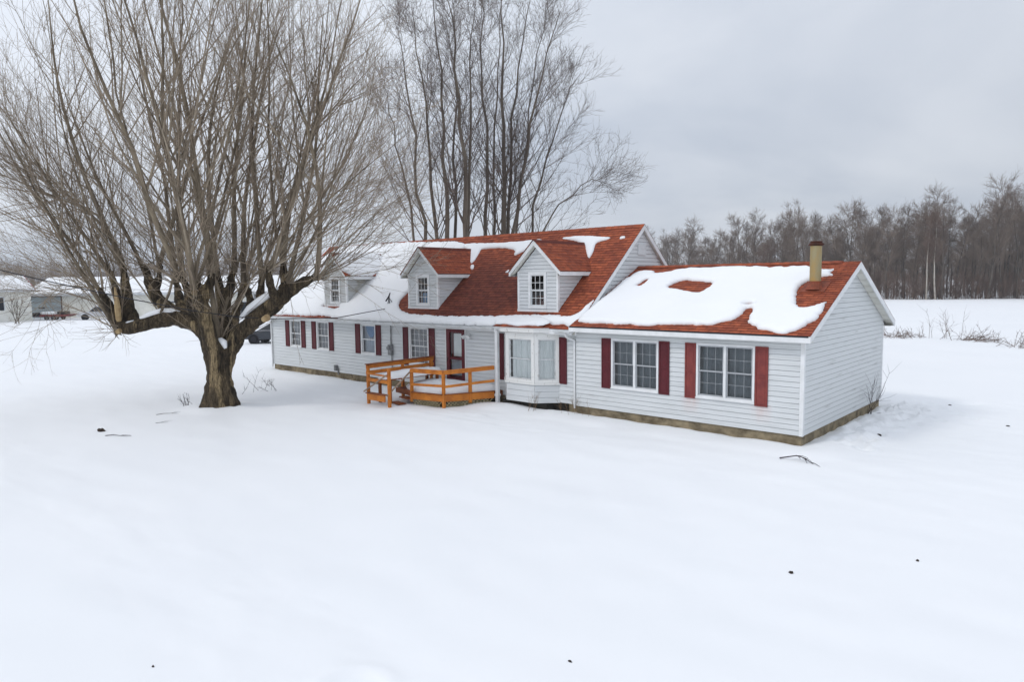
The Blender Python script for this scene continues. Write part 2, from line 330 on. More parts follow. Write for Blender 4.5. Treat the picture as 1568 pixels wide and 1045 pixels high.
def axis(lo, hi, segs):
    # segs: list of (start,end,step) covering the near part, then geometric out to lo/hi
    a = []
    for s0, s1, st in segs:
        a += list(np.arange(s0, s1, st))
    a.append(segs[-1][1]); st = segs[0][2] * 2; x = a[0]; L = []
    while x > lo: st *= 1.25; x -= st; L.append(x)
    x = a[-1]; st = segs[-1][2] * 2; R_ = []
    while x < hi: st *= 1.25; x += st; R_.append(x)
    return L[::-1] + a + R_
gx = axis(-1500, 900, [(-52, -28, .6), (-28, -3, .24), (-3, 5.2, .09), (5.2, 14, .24)])
gy = axis(-260, 1600, [(-20, -15, .3), (-15, -13, .09), (-13, -4, .22), (-4, 0, .14), (0, 11, .12), (11, 30, .6)])
V = np.array([(x, y, ground_z(x, y)) for y in gy for x in gx]); nx = len(gx)
ii, jj = np.meshgrid(np.arange(len(gy) - 1), np.arange(nx - 1), indexing='ij'); b = (ii * nx + jj).ravel()
g = np_mesh('snowy_ground', V, np.stack([b, b + 1, b + nx + 1, b + nx], 1), 'ground')
tag(g, 'wide snow covered yard and field around the house', kind='structure')

# ------------------------------------------------------------------ house
XL, XJ, D = -26.62, -7.195, 7.5
MY0, MY1 = .15, 7.75
HW = 2.45
S_M = (6.08 - 2.5) / 4.19; S_W = (4.55 - 2.62) / 4.14
C_M = math.sqrt(1 + S_M ** 2); C_W = math.sqrt(1 + S_W ** 2)
def zm(y): return 2.5 + S_M * (min(y, 7.9 - y) + .24)
def zw(y): return 2.62 + S_W * (min(y, 7.5 - y) + .39)
house = tag(empty('house', (-13, 3.8, -.3)), 'long white sided house with red shingle roof half under snow, burgundy shutters and three dormers', 'house')

def siding(mb, o, ud, nrm, poly, holes=(), course=.14, lap=.02, z0=0.0):
    """lap siding on a convex (u,z) polygon, with rectangular openings"""
    o = Vector(o); ud = Vector(ud); nrm = Vector(nrm)
    zs = [p[1] for p in poly]; zl, zh = min(zs), max(zs)
    cuts = set(zs) | {h[2] for h in holes} | {h[3] for h in holes}
    k = math.ceil((zl - z0) / course)
    while z0 + k * course < zh: cuts.add(z0 + k * course); cuts.add(min(zh, z0 + (k + .86) * course)); k += 1
    cuts = sorted(c for c in cuts if zl - 1e-6 <= c <= zh + 1e-6); c2 = [cuts[0]]
    for c in cuts[1:]:
        if c - c2[-1] > 1e-4: c2.append(c)
    def span(z):
        xs = []; n = len(poly)
        for i in range(n):
            (u0, a), (u1, b_) = poly[i], poly[(i + 1) % n]
            if abs(a - b_) < 1e-9:
                if abs(z - a) < 1e-6: xs += [u0, u1]
                continue
            t = (z - a) / (b_ - a)
            if -1e-6 <= t <= 1 + 1e-6: xs.append(u0 + (u1 - u0) * t)
        return min(xs), max(xs)
    def pf(fr): return lap * (1 - fr * .8) if fr <= .8601 else lap * .31 - (fr - .86) / .14 * (lap * .31 + .016)
    def P(u, z, off): return o + ud * u + nrm * off + Vector((0, 0, z))
    for za, zb in zip(c2, c2[1:]):
        zmid = (za + zb) / 2; kc = math.floor((zmid - z0) / course); zc = z0 + kc * course
        oa = pf((za - zc) / course); ob = pf((zb - zc) / course)
        (a0, a1), (b0, b1) = span(za + 1e-7), span(zb - 1e-7)
        segs = [(a0, b0, a1, b1)]
        for h in holes:
            if h[2] < zmid < h[3]:
                ns = []
                for (p0, q0, p1, q1) in segs:
                    if h[1] <= p0 or h[0] >= p1: ns.append((p0, q0, p1, q1)); continue
                    if h[0] > p0: ns.append((p0, q0, h[0], h[0]))
                    if h[1] < p1: ns.append((h[1], h[1], p1, q1))
                segs = ns
        for (p0, q0, p1, q1) in segs:
            mb.face([P(p0, za, oa), P(p1, za, oa), P(q1, zb, ob), P(q0, zb, ob)])
            if abs(za - zc) < 1e-5: mb.face([P(p0, za, -.016), P(p1, za, -.016), P(p1, za, oa), P(p0, za, oa)])

# ---- windows: (x0,x1,z0,z1)
WINS = [(-24.83, -23.9, 1.02, 2.31), (-22.47, -21.53, 1.0, 2.31), (-18.98, -18.0, 1.0, 2.28), (-15.72, -14.58, .78, 2.27)]
DOOR = (-13.5, -12.5, .22, 2.28)
WW = [(-5.80, -4.20, .76, 2.24), (-2.93, -1.29, .76, 2.25)]
wb = MB()
holes = [(w[0] + .03, w[1] - .03, w[2] + .03, w[3] - .03) for w in WINS] + [(DOOR[0] + .03, DOOR[1] - .03, -.02, DOOR[3] - .03), (-9.78, -8.68, .7, 2.1)]
siding(wb, (0, MY0, 0), (1, 0, 0), (0, -1, 0), [(XL, 0), (XJ, 0), (XJ, HW + .1), (XL, HW + .1)], holes)
siding(wb, (0, 0, 0), (1, 0, 0), (0, -1, 0), [(XJ, 0), (0, 0), (0, HW + .25), (XJ, HW + .25)], [(w[0] + .03, w[1] - .03, w[2] + .03, w[3] - .03) for w in WW])
wb.box(XJ - .004, XJ, 0, MY0, 0, HW)
siding(wb, (XL, 0, 0), (0, 1, 0), (-1, 0, 0), [(MY0, 0), (MY1, 0), (MY1, HW), (3.95, zm(3.95) - .12), (MY0, HW)])
siding(wb, (0, MY1, 0), (1, 0, 0), (0, 1, 0), [(XL, 0), (XJ, 0), (XJ, HW), (XL, HW)])
siding(wb, (0, D, 0), (1, 0, 0), (0, 1, 0), [(XJ, 0), (0, 0), (0, HW), (XJ, HW)])
wall = wb.build('wall', 'siding', house)
gb = MB()
siding(gb, (0, 0, 0), (0, 1, 0), (1, 0, 0), [(0, 0), (D, 0), (D, zw(D) - .1), (D / 2, zw(D / 2) - .1), (0, zw(0) - .1)])
gw = gb.build('gable_wall', 'siding_gable', house)
gw['label'] = 'end gable wall of the low wing with grey streaks'
gb = MB()
siding(gb, (XJ, 0, 0), (0, 1, 0), (1, 0, 0), [(MY0, 2.3), (MY1, 2.3), (MY1, zm(MY1) - .1), (3.95, zm(3.95) - .1), (MY0, zm(MY0) - .1)])
gb.box(XJ + .01, XJ + .05, 3.7, 4.2, 4.98, 5.38)
gb.build('gable_wall', 'siding', house)
for (x, y) in ((0, 0), (0, D)):
    cb = MB(); cb.box(x - .075, x + .028, y - .028 if y == 0 else y - .075, y + .075 if y == 0 else y + .028, -.01, HW + .12); cb.build('corner_trim', 'trim', house, bevel=.006)
cb = MB(); cb.box(XL - .028, XL + .075, MY0 - .028, MY0 + .075, -.01, HW + .1)
cb.build('corner_trim', 'trim', house, bevel=.006)
fb = MB(); fb.box(XL + .03, XJ, MY0 + .04, MY1 - .04, -.7, -.012); fb.box(XJ, -.03, .04, D - .04, -.7, -.012)
fb.build('foundation', 'found', house)
for (x0, x1, z0, z1) in []: pass

def curtain(x0, x1, z0, z1, y, m, parent, folds=7, part=None, name='curtain'):
    mb = MB(); n = 40; pts = []
    for i in range(n + 1):
        u = i / n; x = x0 + (x1 - x0) * u; pts.append((x, y + .02 * math.sin(u * folds * 2 * math.pi) + .008 * math.sin(u * 31)))
    for i in range(n): mb.face([(pts[i][0], pts[i][1], z0), (pts[i + 1][0], pts[i + 1][1], z0), (pts[i + 1][0], pts[i + 1][1], z1), (pts[i][0], pts[i][1], z1)])
    return mb.build(name, m, parent, smooth=True)

def dh_window(x0, x1, z0, z1, y, units=1, cols=3, rows=(2, 2), fw=.05, curt='curt_grey', parent=None, name='window', muntin='trim', casing=.03, sash_m=None, rough_trim='trim', mw=.008):
    """double hung window whose glass sits in the wall opening"""
    f = MB()
    def ring(a0, a1, b0, b1, w, ya, yb):
        f.box(a0, a0 + w, ya, yb, b0, b1); f.box(a1 - w, a1, ya, yb, b0, b1); f.box(a0 + w, a1 - w, ya, yb, b1 - w, b1); f.box(a0 + w, a1 - w, ya, yb, b0, b0 + w)
    ring(x0 - casing, x1 + casing, z0 - casing, z1 + casing, casing + fw * .6, y - .045, y + .06)
    f.box(x0 - casing - .01, x1 + casing + .01, y - .065, y - .04, z0 - casing - .03, z0 - casing + .01)
    uw = (x1 - x0) / units; ps = MB(); cur = []; sash = MB()
    for k in range(units):
        a0, a1 = x0 + uw * k, x0 + uw * (k + 1)
        if k: f.box(a0 - .035, a0 + .035, y - .04, y + .06, z0 + .03, z1 - .03)
        a0 += .035; a1 -= .035; zmid = (z0 + z1) / 2 - .01
        for (b0, b1, yo) in ((zmid - .02, z1 - .03, 0.0), (z0 + .03, zmid + .02, .025)):
            w = .038; ya, yb = y - .012 + yo, y + .012 + yo
            sash.box(a0, a0 + w, ya, yb, b0, b1); sash.box(a1 - w, a1, ya, yb, b0, b1); sash.box(a0 + w, a1 - w, ya, yb, b1 - w, b1); sash.box(a0 + w, a1 - w, ya, yb, b0, b0 + w)
            nr = rows[0] if yo == 0 else rows[1]; cols_ = cols if nr else 0
            for c in range(1, cols_):
                xx = a0 + (a1 - a0) * c / cols_; sash.box(xx - mw, xx + mw, ya + .004, yb - .004, b0 + w, b1 - w)
            for r in range(1, nr):
                zz = b0 + (b1 - b0) * r / nr; sash.box(a0 + w, a1 - w, ya + .003, yb - .003, zz - mw, zz + mw)
            ps.face([(a0 + w, y + yo, b0 + w), (a1 - w, y + yo, b0 + w), (a1 - w, y + yo, b1 - w), (a0 + w, y + yo, b1 - w)])
    fo = f.build(name, rough_trim, parent, bevel=.004)
    sash.build('sash', sash_m or muntin, fo)
    ps.build('pane', 'glass', fo)
    if curt: curtain(x0 - .05, x1 + .05, z0 - .05, z1 + .05, y + .16, curt, fo)
    ib = MB(); ib.face([(x0 - .3, y + .5, z0 - .3), (x1 + .3, y + .5, z0 - .3), (x1 + .3, y + .5, z1 + .3), (x0 - .3, y + .5, z1 + .3)]); ib.build('room_backing', 'interior', fo)
    return fo
def shutter(x0, x1, z0, z1, y, m, label=None):
    s = MB(); w = .045; ya = y - .05; yb = y - .022
    s.box(x0, x0 + w, ya, yb, z0, z1); s.box(x1 - w, x1, ya, yb, z0, z1)
    zs_ = [z0, z0 + (z1 - z0) * .5, z1]
    for z in (z0, (z0 + z1) / 2 - w / 2, z1 - w): s.box(x0 + w, x1 - w, ya + .001, yb, z, z + w)
    s.box(x0 + w, x1 - w, ya + .012, yb, z0 + w, z1 - w)
    for a, b_ in ((z0 + w + .03, (z0 + z1) / 2 - w / 2 - .03), ((z0 + z1) / 2 + w / 2 + .03, z1 - w - .03)): s.box(x0 + w + .03, x1 - w - .03, ya + .006, ya + .014, a, b_)
    o = s.build('shutter', m, house, bevel=.004)
    if label: o['label'] = label
    return o
specs = [('curt_grey', 3, (2, 2)), ('curt_grey', 3, (2, 2)), ('curt_pale', 1, (0, 0)), ('curt_grey', 4, (3, 3))]
for i, (w, (cm, c, r)) in enumerate(zip(WINS, specs)):
    o = dh_window(*w, MY0, 1, c, r, curt=cm, parent=house, sash_m='trim')
    if i == 2:
        v = MB(); x0, x1, z1 = w[0] + .15, w[1] - .12, w[3] - .06
        pts = [(x0, MY0 + .12, z1)] + [(x0 + (x1 - x0) * k / 10, MY0 + .12, z1 - .52 + .42 * abs(k / 5 - 1) ** 2.2) for k in range(11)] + [(x1, MY0 + .12, z1)]
        v.prism(pts, (0, .012, 0)); v.build('valance', 'blue', o)
for (x0, x1, z0, z1) in ((-25.29, -24.93, .98, 2.36), (-23.84, -23.49, .98, 2.35), (-22.93, -22.57, .97, 2.33), (-21.47, -21.12, .97, 2.33), (-19.43, -19.07, .98, 2.29), (-17.95, -17.6, .98, 2.28), (-16.13, -15.8, .70, 2.26), (-14.52, -14.18, .70, 2.26)):
    shutter(x0, x1, z0, z1, MY0, 'shutter')
shutter(-10.83, -10.5, .55, 2.22, MY0, 'shutter'); shutter(-7.99, -7.68, .64, 2.2, MY0, 'shutter')
for w in WW: dh_window(*w, 0, 2, 3, (2, 2), curt='curt_blue', parent=house, sash_m='sash_grey', mw=.004)
shutter(-6.19, -5.85, .69, 2.27, 0, 'shutter'); shutter(-4.15, -3.81, .69, 2.27, 0, 'shutter')
shutter(-3.31, -2.97, .68, 2.27, 0, 'shutter_fade', 'sun faded pinkish red shutter'); shutter(-1.25, -.9, .66, 2.27, 0, 'shutter_fade', 'sun faded pinkish red shutter')

# ---- door
db = MB(); x0, x1, z0, z1 = DOOR
for a, b_ in ((x0, x0 + .17), (x1 - .15, x1)): db.box(a, b_, MY0 - .06, MY0 + .03, z0, z1)
db.box(x0 + .17, x1 - .15, MY0 - .06, MY0 + .03, z1 - .12, z1); db.box(x0 + .17, x1 - .15, MY0 - .06, MY0 + .03, z0, z0 + .2); db.box(x0 + .17, x1 - .15, MY0 - .05, MY0 + .02, 1.12, 1.2)
door = db.build('door', 'door', house, bevel=.006)
pb = MB(); pb.face([(x0 + .17, MY0 - .01, z0 + .2), (x1 - .15, MY0 - .01, z0 + .2), (x1 - .15, MY0 - .01, z1 - .12), (x0 + .17, MY0 - .01, z1 - .12)]); pb.build('pane', 'glass', door)
pb = MB(); pb.box(x0 + .17, x1 - .15, MY0 + .07, MY0 + .12, z0, z1 - .1); pb.build('inner_door', 'door', door)
pb = MB(); pb.box(x0 + .33, x1 - .2, MY0 + .045, MY0 + .065, 1.24, z1 - .17); pb.build('inner_blind', 'curt_white', door)
pb = MB(); pb.box(x0 + .2, x1 - .19, MY0 + .04, MY0 + .064, .5, 1.1); pb.build('inner_panel', 'curt_grey', door)
pb = MB(); pb.tube([(x0 + .1, MY0 - .1, 1.05), (x0 + .1, MY0 - .1, 1.2)], .012, 6); pb.build('handle', 'black', door)
db = MB(); db.box(x0 - .06, x0 - .002, MY0 - .04, MY0 + .03, z0, z1 + .05); db.box(x1 + .002, x1 + .06, MY0 - .04, MY0 + .03, z0, z1 + .05); db.box(x0 - .06, x1 + .06, MY0 - .04, MY0 + .03, z1 + .003, z1 + .06)
db.build('door_frame', 'trim', house)

# ---- bay window
bay = MB()
BP = [(-10.45, MY0), (-9.86, -.45), (-8.6, -.45), (-8.0, MY0)]
for (a, b_) in zip(BP, BP[1:]):
    L = math.hypot(b_[0] - a[0], b_[1] - a[1]); ud = Vector(((b_[0] - a[0]) / L, (b_[1] - a[1]) / L, 0)); nr = Vector((ud.y, -ud.x, 0))
    siding(bay, (a[0], a[1], 0), ud, nr, [(0, -.02), (L, -.02), (L, .62), (0, .62)], course=.20, lap=.016, z0=-.02)
bay.face([(p[0], p[1], -.02) for p in BP])
bayo = bay.build('bay_window', 'siding', house)
fr = MB(); pn = MB(); ss = MB(); bk = MB()
for k, (a, b_) in enumerate(zip(BP, BP[1:])):
    L = math.hypot(b_[0] - a[0], b_[1] - a[1]); ud = Vector(((b_[0] - a[0]) / L, (b_[1] - a[1]) / L, 0)); nr = Vector((ud.y, -ud.x, 0)); o = Vector((a[0], a[1], 0))
    def ob(mb, u0, u1, z0, z1, d0, d1):
        p = o + ud * u0 + nr * d0; mb.prism([p + Vector((0, 0, z0)), p + ud * (u1 - u0) + Vector((0, 0, z0)), p + ud * (u1 - u0) + Vector((0, 0, z1)), p + Vector((0, 0, z1))], nr * (d1 - d0))
    cw = .13
    ob(fr, 0, cw, .66, 2.32, -.06, .028); ob(fr, L - cw, L, .66, 2.32, -.06, .028); ob(fr, cw, L - cw, 2.12, 2.32, -.06, .026); ob(fr, cw, L - cw, .66, .76, -.06, .026)
    ob(fr, -.02, L + .02, .60, .66, -.06, .06)
    ob(fr, -.01, L + .01, 2.305, 2.34, -.06, .045)
    w = .04
    ob(ss, cw, cw + w, .76, 2.12, -.05, -.02); ob(ss, L - cw - w, L - cw, .76, 2.12, -.05, -.02); ob(ss, cw + w, L - cw - w, 2.08, 2.12, -.05, -.02); ob(ss, cw + w, L - cw - w, .76, .80, -.05, -.02); ob(ss, cw + w, L - cw - w, 1.43, 1.47, -.052, -.018)
    nc = 4 if k == 1 else 3
    gm = MB()
    for c in range(1, nc):
        u = cw + (L - 2 * cw) * c / nc; ob(gm, u - .007, u + .007, .8, 2.08, -.075, -.055)
    for r in range(1, 6):
        z = .76 + 1.36 * r / 6
        if r != 3: ob(gm, cw + w, L - cw - w, z - .007, z + .007, -.074, -.056)
    gm.build('muntin', 'curt_white' if k == 1 else 'curt_white', bayo)
    p0 = o + ud * cw - nr * .035; p1 = o + ud * (L - cw) - nr * .035
    pn.face([p0 + Vector((0, 0, .78)), p1 + Vector((0, 0, .78)), p1 + Vector((0, 0, 2.1)), p0 + Vector((0, 0, 2.1))])
    q0 = o + ud * (cw + (.10 if k == 1 else -.02)) - nr * .075; q1 = o + ud * (L - cw + .02) - nr * .075
    n = 30
    for i in range(n):
        f0 = q0 + (q1 - q0) * (i / n) + nr * .008 * math.sin(i * 1.15); f1 = q0 + (q1 - q0) * ((i + 1) / n) + nr * .008 * math.sin((i + 1) * 1.15)
        bk.face([f0 + Vector((0, 0, .72)), f1 + Vector((0, 0, .72)), f1 + Vector((0, 0, 2.2)), f0 + Vector((0, 0, 2.2))])
fr.build('frame', 'old_trim', bayo, bevel=.004); ss.build('sash', 'gutter', bayo); pn.build('pane', 'glass', bayo); bk.build('curtain', 'curt_white', bayo, smooth=True)
hd = MB()   # boxed header and small skirt roof over the bay
HB = [(-10.62, MY0), (-9.98, -.62), (-8.5, -.62), (-7.78, MY0)]
hd.prism([(p[0], p[1], 2.36) for p in HB], (0, 0, .17))
hd.build('header', 'old_trim', bayo, bevel=.008)
rb = MB(); HR = [(-10.66, MY0 - .02), (-10.0, -.66), (-8.48, -.66), (-7.72, MY0 - .02)]
top = [(-10.4, MY0 + .15), (-9.9, .1), (-8.6, .1), (-8.0, MY0 + .15)]
for i in range(3):
    a, b_, c, d = HR[i], HR[i + 1], top[i + 1], top[i]
    rb.face([(*a, 2.53), (*b_, 2.53), (*c, 2.86), (*d, 2.86)], [(a[0], 0), (b_[0], 0), (c[0], .5), (d[0], .5)])
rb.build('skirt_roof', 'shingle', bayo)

# ---- roofs
def roof_slope(mb, x0, x1, p0, p1, course=.14, lap=.009, uoff=0.0):
    """stepped shingle courses from the eave p0=(y,z) to the ridge p1=(y,z)"""
    (ya, za), (yb, zb) = p0, p1; L = math.hypot(yb - ya, zb - za); dy, dz = (yb - ya) / L, (zb - za) / L
    ny, nz = (-dz, dy) if dy > 0 else (dz, -dy)
    n = math.ceil(L / course); t = 0
    for k in range(n):
        t0, t1 = k * course, min((k + 1) * course, L)
        a = (ya + dy * t0 + ny * lap, za + dz * t0 + nz * lap); b_ = (ya + dy * t1, za + dz * t1); r = (ya + dy * t0, za + dz * t0)
        q = [(x0, *a), (x1, *a), (x1, *b_), (x0, *b_)]; uv = [(x0 + uoff, t0), (x1 + uoff, t0), (x1 + uoff, t1), (x0 + uoff, t1)]
        q2 = [(x0, *r), (x1, *r), (x1, *a), (x0, *a)]
        uv2 = [(x0 + uoff, t0 + .001)] * 4
        if dy < 0: q = q[::-1]; uv = uv[::-1]; q2 = q2[::-1]
        mb.face(q, uv); mb.face(q2, uv2)
RX0, RX1, WX1 = XL - .3, XJ + .15, .28
r = MB(); roof_slope(r, RX0, RX1, (-.24, 2.5), (3.95, 6.08)); roof_slope(r, RX0, RX1, (8.14, 2.5), (3.95, 6.08), uoff=40)
# ridge cap pieces
k = RX0
while k < RX1 - .05:
    e = min(k + .29, RX1)
    for s_, u in ((-1, 0), (1, .2)):
        r.face([(k, 3.95, 6.105), (e, 3.95, 6.098), (e, 3.95 + s_ * .14, 6.098 - .14 * S_M), (k, 3.95 + s_ * .14, 6.105 - .14 * S_M)], [(k, 4.9 + u), (e, 4.9 + u), (e, 5.02 + u), (k, 5.02 + u)])
    k = e
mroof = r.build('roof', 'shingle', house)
r = MB(); roof_slope(r, XJ, WX1, (-.39, 2.62), (3.75, 4.55), uoff=31.7); roof_slope(r, XJ, WX1, (7.89, 2.62), (3.75, 4.55), uoff=60)
k = XJ + .02
while k < WX1 - .75:
    e = min(k + .29, WX1)
    for s_, u in ((-1, 0), (1, .2)):
        r.face([(k, 3.75, 4.585), (e, 3.75, 4.575), (e, 3.75 + s_ * .16, 4.575 - .16 * S_W), (k, 3.75 + s_ * .16, 4.585 - .16 * S_W)], [(k + 31, 4.2 + u), (e + 31, 4.2 + u), (e + 31, 4.33 + u), (k + 31, 4.33 + u)])
    k = e
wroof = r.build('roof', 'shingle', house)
# soffits, rakes, fascias
tb = MB(); sb = MB()
def rake(x, out, y0, y1, zf, ymid, h=.17, th=.03):
    for (a, b_) in ((y0, ymid), (y1, ymid)):
        za, zb = zf(a), zf(b_)
        tb.prism([(x, a, za - .01), (x, b_, zb - .01), (x, b_, zb - .01 - h * 1.1), (x, a, za - .01 - h)], (out * th, 0, 0))
def rsoff(x0, x1, y0, y1, zf, ymid, dz=.15):
    for (a, b_) in ((y0, ymid), (y1, ymid)):
        za, zb = zf(a) - dz, zf(b_) - dz
        sb.face([(x0, a, za), (x1, a, za), (x1, b_, zb), (x0, b_, zb)]); n = 10
        for k in range(1, n):   # panel joints
            t = k / n; y = a + (b_ - a) * t; z = za + (zb - za) * t; sb.box(x0, x1, y - .008, y + .008, z - .012, z - .004)
rake(RX1 - .03, 1, -.24, 8.14, zm, 3.95); rake(RX0 + .03, -1, -.24, 8.14, zm, 3.95)
rake(WX1 - .03, 1, -.39, 7.89, zw, 3.75)
rsoff(XJ + .02, RX1 - .03, -.24, 8.14, zm, 3.95); rsoff(RX0 + .03, XL, -.24, 8.14, zm, 3.95); rsoff(.02, WX1 - .03, -.39, 7.89, zw, 3.75)
tb.box(XJ - .02, WX1 - .03, -.39, -.365, 2.45, 2.61); tb.box(RX0 + .03, XJ - .03, -.24, -.215, 2.33, 2.49)
tb.box(XJ, WX1 - .03, 7.865, 7.89, 2.45, 2.61)
tb.box(XJ - .02, XJ + .003, -.364, .02, 2.44, 2.62)      # boxed eave return where the wing meets the main block
tb.box(XJ - .3, XJ - .021, -.26, MY0 - .03, 2.36, 2.44)
tb.build('eave_trim', 'trim', house)
sb.box(XJ, WX1 - .05, -.364, -.03, 2.455, 2.47); sb.box(RX0 + .05, XJ - .03, -.214, MY0 - .025, 2.335, 2.35); sb.box(XJ, WX1 - .05, D + .03, 7.86, 2.455, 2.47)
sb.build('soffit', 'soffit', house)
def gutter(x0, x1, y, z, name='gutter'):
    g_ = MB(); prof = [(y, z), (y - .03, z + .02), (y - .105, z + .03), (y - .12, z + .10), (y - .11, z + .10), (y - .095, z + .04), (y - .03, z + .035), (y - .012, z + .10), (y, z + .10)]
    g_.prism([(x0, a, b_) for a, b_ in prof], (x1 - x0, 0, 0)); return g_.build(name, 'gutter', house)
gutter(RX0 + .05, -10.64, -.242, 2.36); gutter(-7.9, XJ - .03, -.242, 2.37)
gm = MB(); gm.box(XJ, WX1 - .05, -.40, -.391, 2.585, 2.625); gm.build('drip_edge', 'black', house)
def downspout(pts, w=.07, d=.055):
    m_ = MB()
    for p, q in zip(pts, pts[1:]): m_.bar(p, q, w, d, up=(0, -1, 0.02))
    return m_.build('downspout', 'trim', house, bevel=.008)
downspout([(-7.42, -.30, 2.36), (-7.42, -.24, 2.26), (-7.34, MY0 - .05, 2.13), (-7.34, MY0 - .05, -.12)])
downspout([(XL + .02, MY0 - .07, 2.35), (XL + .02, MY0 - .07, -.15)])
pm = MB(); pm.box(-10.52, -10.40, -.34, -.22, -.3, 2.36); pm.box(-10.54, -10.38, -.36, -.2, 2.30, 2.36); pm.box(-10.54, -10.38, -.36, -.2, .02, .10)
pm.build('porch_post', 'trim', house, bevel=.006)
bm_ = MB(); bm_.box(-10.35, -7.65, MY0 - .02, MY0 + .02, -.3, -.014); bm_.box(-10.2, -8.2, -.3, MY0 - .03, -.5, -.05); bm_.build('bay_shade_block', 'dark', house)  # near-black blocks stand in for the shade beneath the bay

# ---- snow patches lying on slopes
def in_poly(x, y, P):
    c = False; n = len(P); j = n - 1
    for i in range(n):
        if (P[i][1] > y) != (P[j][1] > y) and x < (P[j][0] - P[i][0]) * (y - P[i][1]) / (P[j][1] - P[i][1]) + P[i][0]: c = not c
        j = i
    return c
def rough_loop(P, step, amp, seed):
    out = []; n = len(P); rr = random.Random(seed)
    # one corner-cutting pass softens the outline
    Q = []
    for i in range(n):
        a, b_ = P[i], P[(i + 1) % n]; Q += [(a[0] * .8 + b_[0] * .2, a[1] * .8 + b_[1] * .2), (a[0] * .2 + b_[0] * .8, a[1] * .2 + b_[1] * .8)]
    n = len(Q)
    for i in range(n):
        a, b_ = Q[i], Q[(i + 1) % n]; L = math.hypot(b_[0] - a[0], b_[1] - a[1]); k = max(1, round(L / step))
        for j in range(k):
            t = j / k; x = a[0] + (b_[0] - a[0]) * t; y = a[1] + (b_[1] - a[1]) * t
            nx_, ny_ = -(b_[1] - a[1]) / (L + 1e-9), (b_[0] - a[0]) / (L + 1e-9); d = amp * (noise.noise(Vector((x * 4, y * 4, seed))) + .8 * noise.noise(Vector((x * 12, y * 12, seed))) + .4 * noise.noise(Vector((x * 30, y * 30, seed))))
            out.append((x + nx_ * d, y + ny_ * d))
    return out
def snow_patch(outer, holes, to3, nrm, thick, parent, res=.09, amp=.03, edge=.16, seed=1, name='snow_cover'):
    loops = [rough_loop(outer, .07, amp, seed)] + [rough_loop(h, .06, amp * .7, seed + i + 1) for i, h in enumerate(holes)]
    vs = []; es = []; segs = []
    for lp in loops:
        i0 = len(vs); n = len(lp); vs += lp; es += [(i0 + i, i0 + (i + 1) % n) for i in range(n)]; segs += [(lp[i], lp[(i + 1) % n]) for i in range(n)]
    nb = len(vs)
    A = np.array([s_[0] for s_ in segs]); B = np.array([s_[1] for s_ in segs]); AB = B - A; ab2 = (AB ** 2).sum(1) + 1e-12
    def dist(p):
        t = np.clip(((p - A) * AB).sum(1) / ab2, 0, 1); return np.sqrt((((A + AB * t[:, None]) - p) ** 2).sum(1).min())
    xs = [p[0] for p in loops[0]]; ys = [p[1] for p in loops[0]]; rr = random.Random(seed)
    y = min(ys)
    while y < max(ys):
        x = min(xs)
        while x < max(xs):
            q = (x + rr.uniform(-.25, .25) * res, y + rr.uniform(-.25, .25) * res)
            if in_poly(*q, loops[0]) and not any(in_poly(*q, h) for h in loops[1:]) and dist(np.array(q)) > .03: vs.append(q)
            x += res
        y += res
    V2, E2, F2, *_ = delaunay_2d_cdt([Vector(v) for v in vs], es, [], 0, 1e-5)
    F = []
    for f in F2:
        c = sum((V2[i] for i in f), Vector((0, 0))) / len(f)
        if in_poly(c.x, c.y, loops[0]) and not any(in_poly(c.x, c.y, h) for h in loops[1:]): F.append(tuple(f))
    nrm = Vector(nrm).normalized(); top = []; bd = {}
    for f in F:
        for a, b_ in zip(f, f[1:] + f[:1]): bd[(a, b_)] = 1
    for v in V2:
        d = dist(np.array(v)); h = thick * (.30 + .70 * math.sqrt(max(0, 1 - (1 - min(d / edge, 1)) ** 2))) * (1 + .35 * noise.noise(Vector((v.x * .9, v.y * .9, seed))) + .12 * noise.noise(Vector((v.x * 3, v.y * 3, seed))))
        top.append(Vector(to3(v.x, v.y)) + nrm * (h + .014))
    mb = MB(); mb.poly(top, F); nb = len(V2)
    low = [Vector(to3(v.x, v.y)) for v in V2]; mb.v += [tuple(p) for p in low]
    for (a, b_) in bd:
        if (b_, a) not in bd: mb.f.append((b_, a, a + nb, b_ + nb)); mb.uv.append(None)
    o = mb.build(name, 'snow', parent, smooth=True)
    return o
def m3(x, t): return (x, -.24 + t / C_M, 2.5 + S_M * t / C_M)
def w3(x, t): return (x, -.39 + t / C_W, 2.62 + S_W * t / C_W)
NM = (0, -S_M, 1); NW = (0, -S_W, 1)
wing_poly = [(-7.1, .3), (-6.85, .28), (-6.4, .22), (-6.03, .29), (-5.52, .23), (-5.2, .3), (-4.7, .2), (-4.08, .29), (-3.53, .36), (-2.97, .38), (-2.52, .4), (-2.33, .56), (-2.0, .74), (-1.91, 1.18), (-1.93, 1.41), (-1.77, 1.48), (-1.67, 1.36), (-1.63, .87), (-1.54, .6), (-1.22, .33), (-.85, .18), (-.38, .06), (-.2, .23), (.03, .61), (.18, 1.08), (.11, 1.91), (-.01, 1.72), (-.15, 1.5), (-.58, 1.52), (-.91, 2.57), (-.92, 2.9), (-.83, 3.11), (-.71, 3.33), (-.5, 3.52), (-.19, 3.55), (-.35, 3.76), (-.27, 4.03), (-.5, 3.91), (-.73, 4.1), (-1.17, 4.2), (-1.74, 4.16), (-2.38, 4.19), (-3.2, 4.26), (-3.87, 4.28), (-4.39, 4.19), (-5.06, 4.24), (-5.65, 4.02), (-6.09, 3.85), (-6.31, 4.12), (-6.9, 4.05), (-6.95, 3.72), (-7.07, 3.24), (-7.05, 2.92), (-7.1, 2.2), (-7.14, 1.3)]
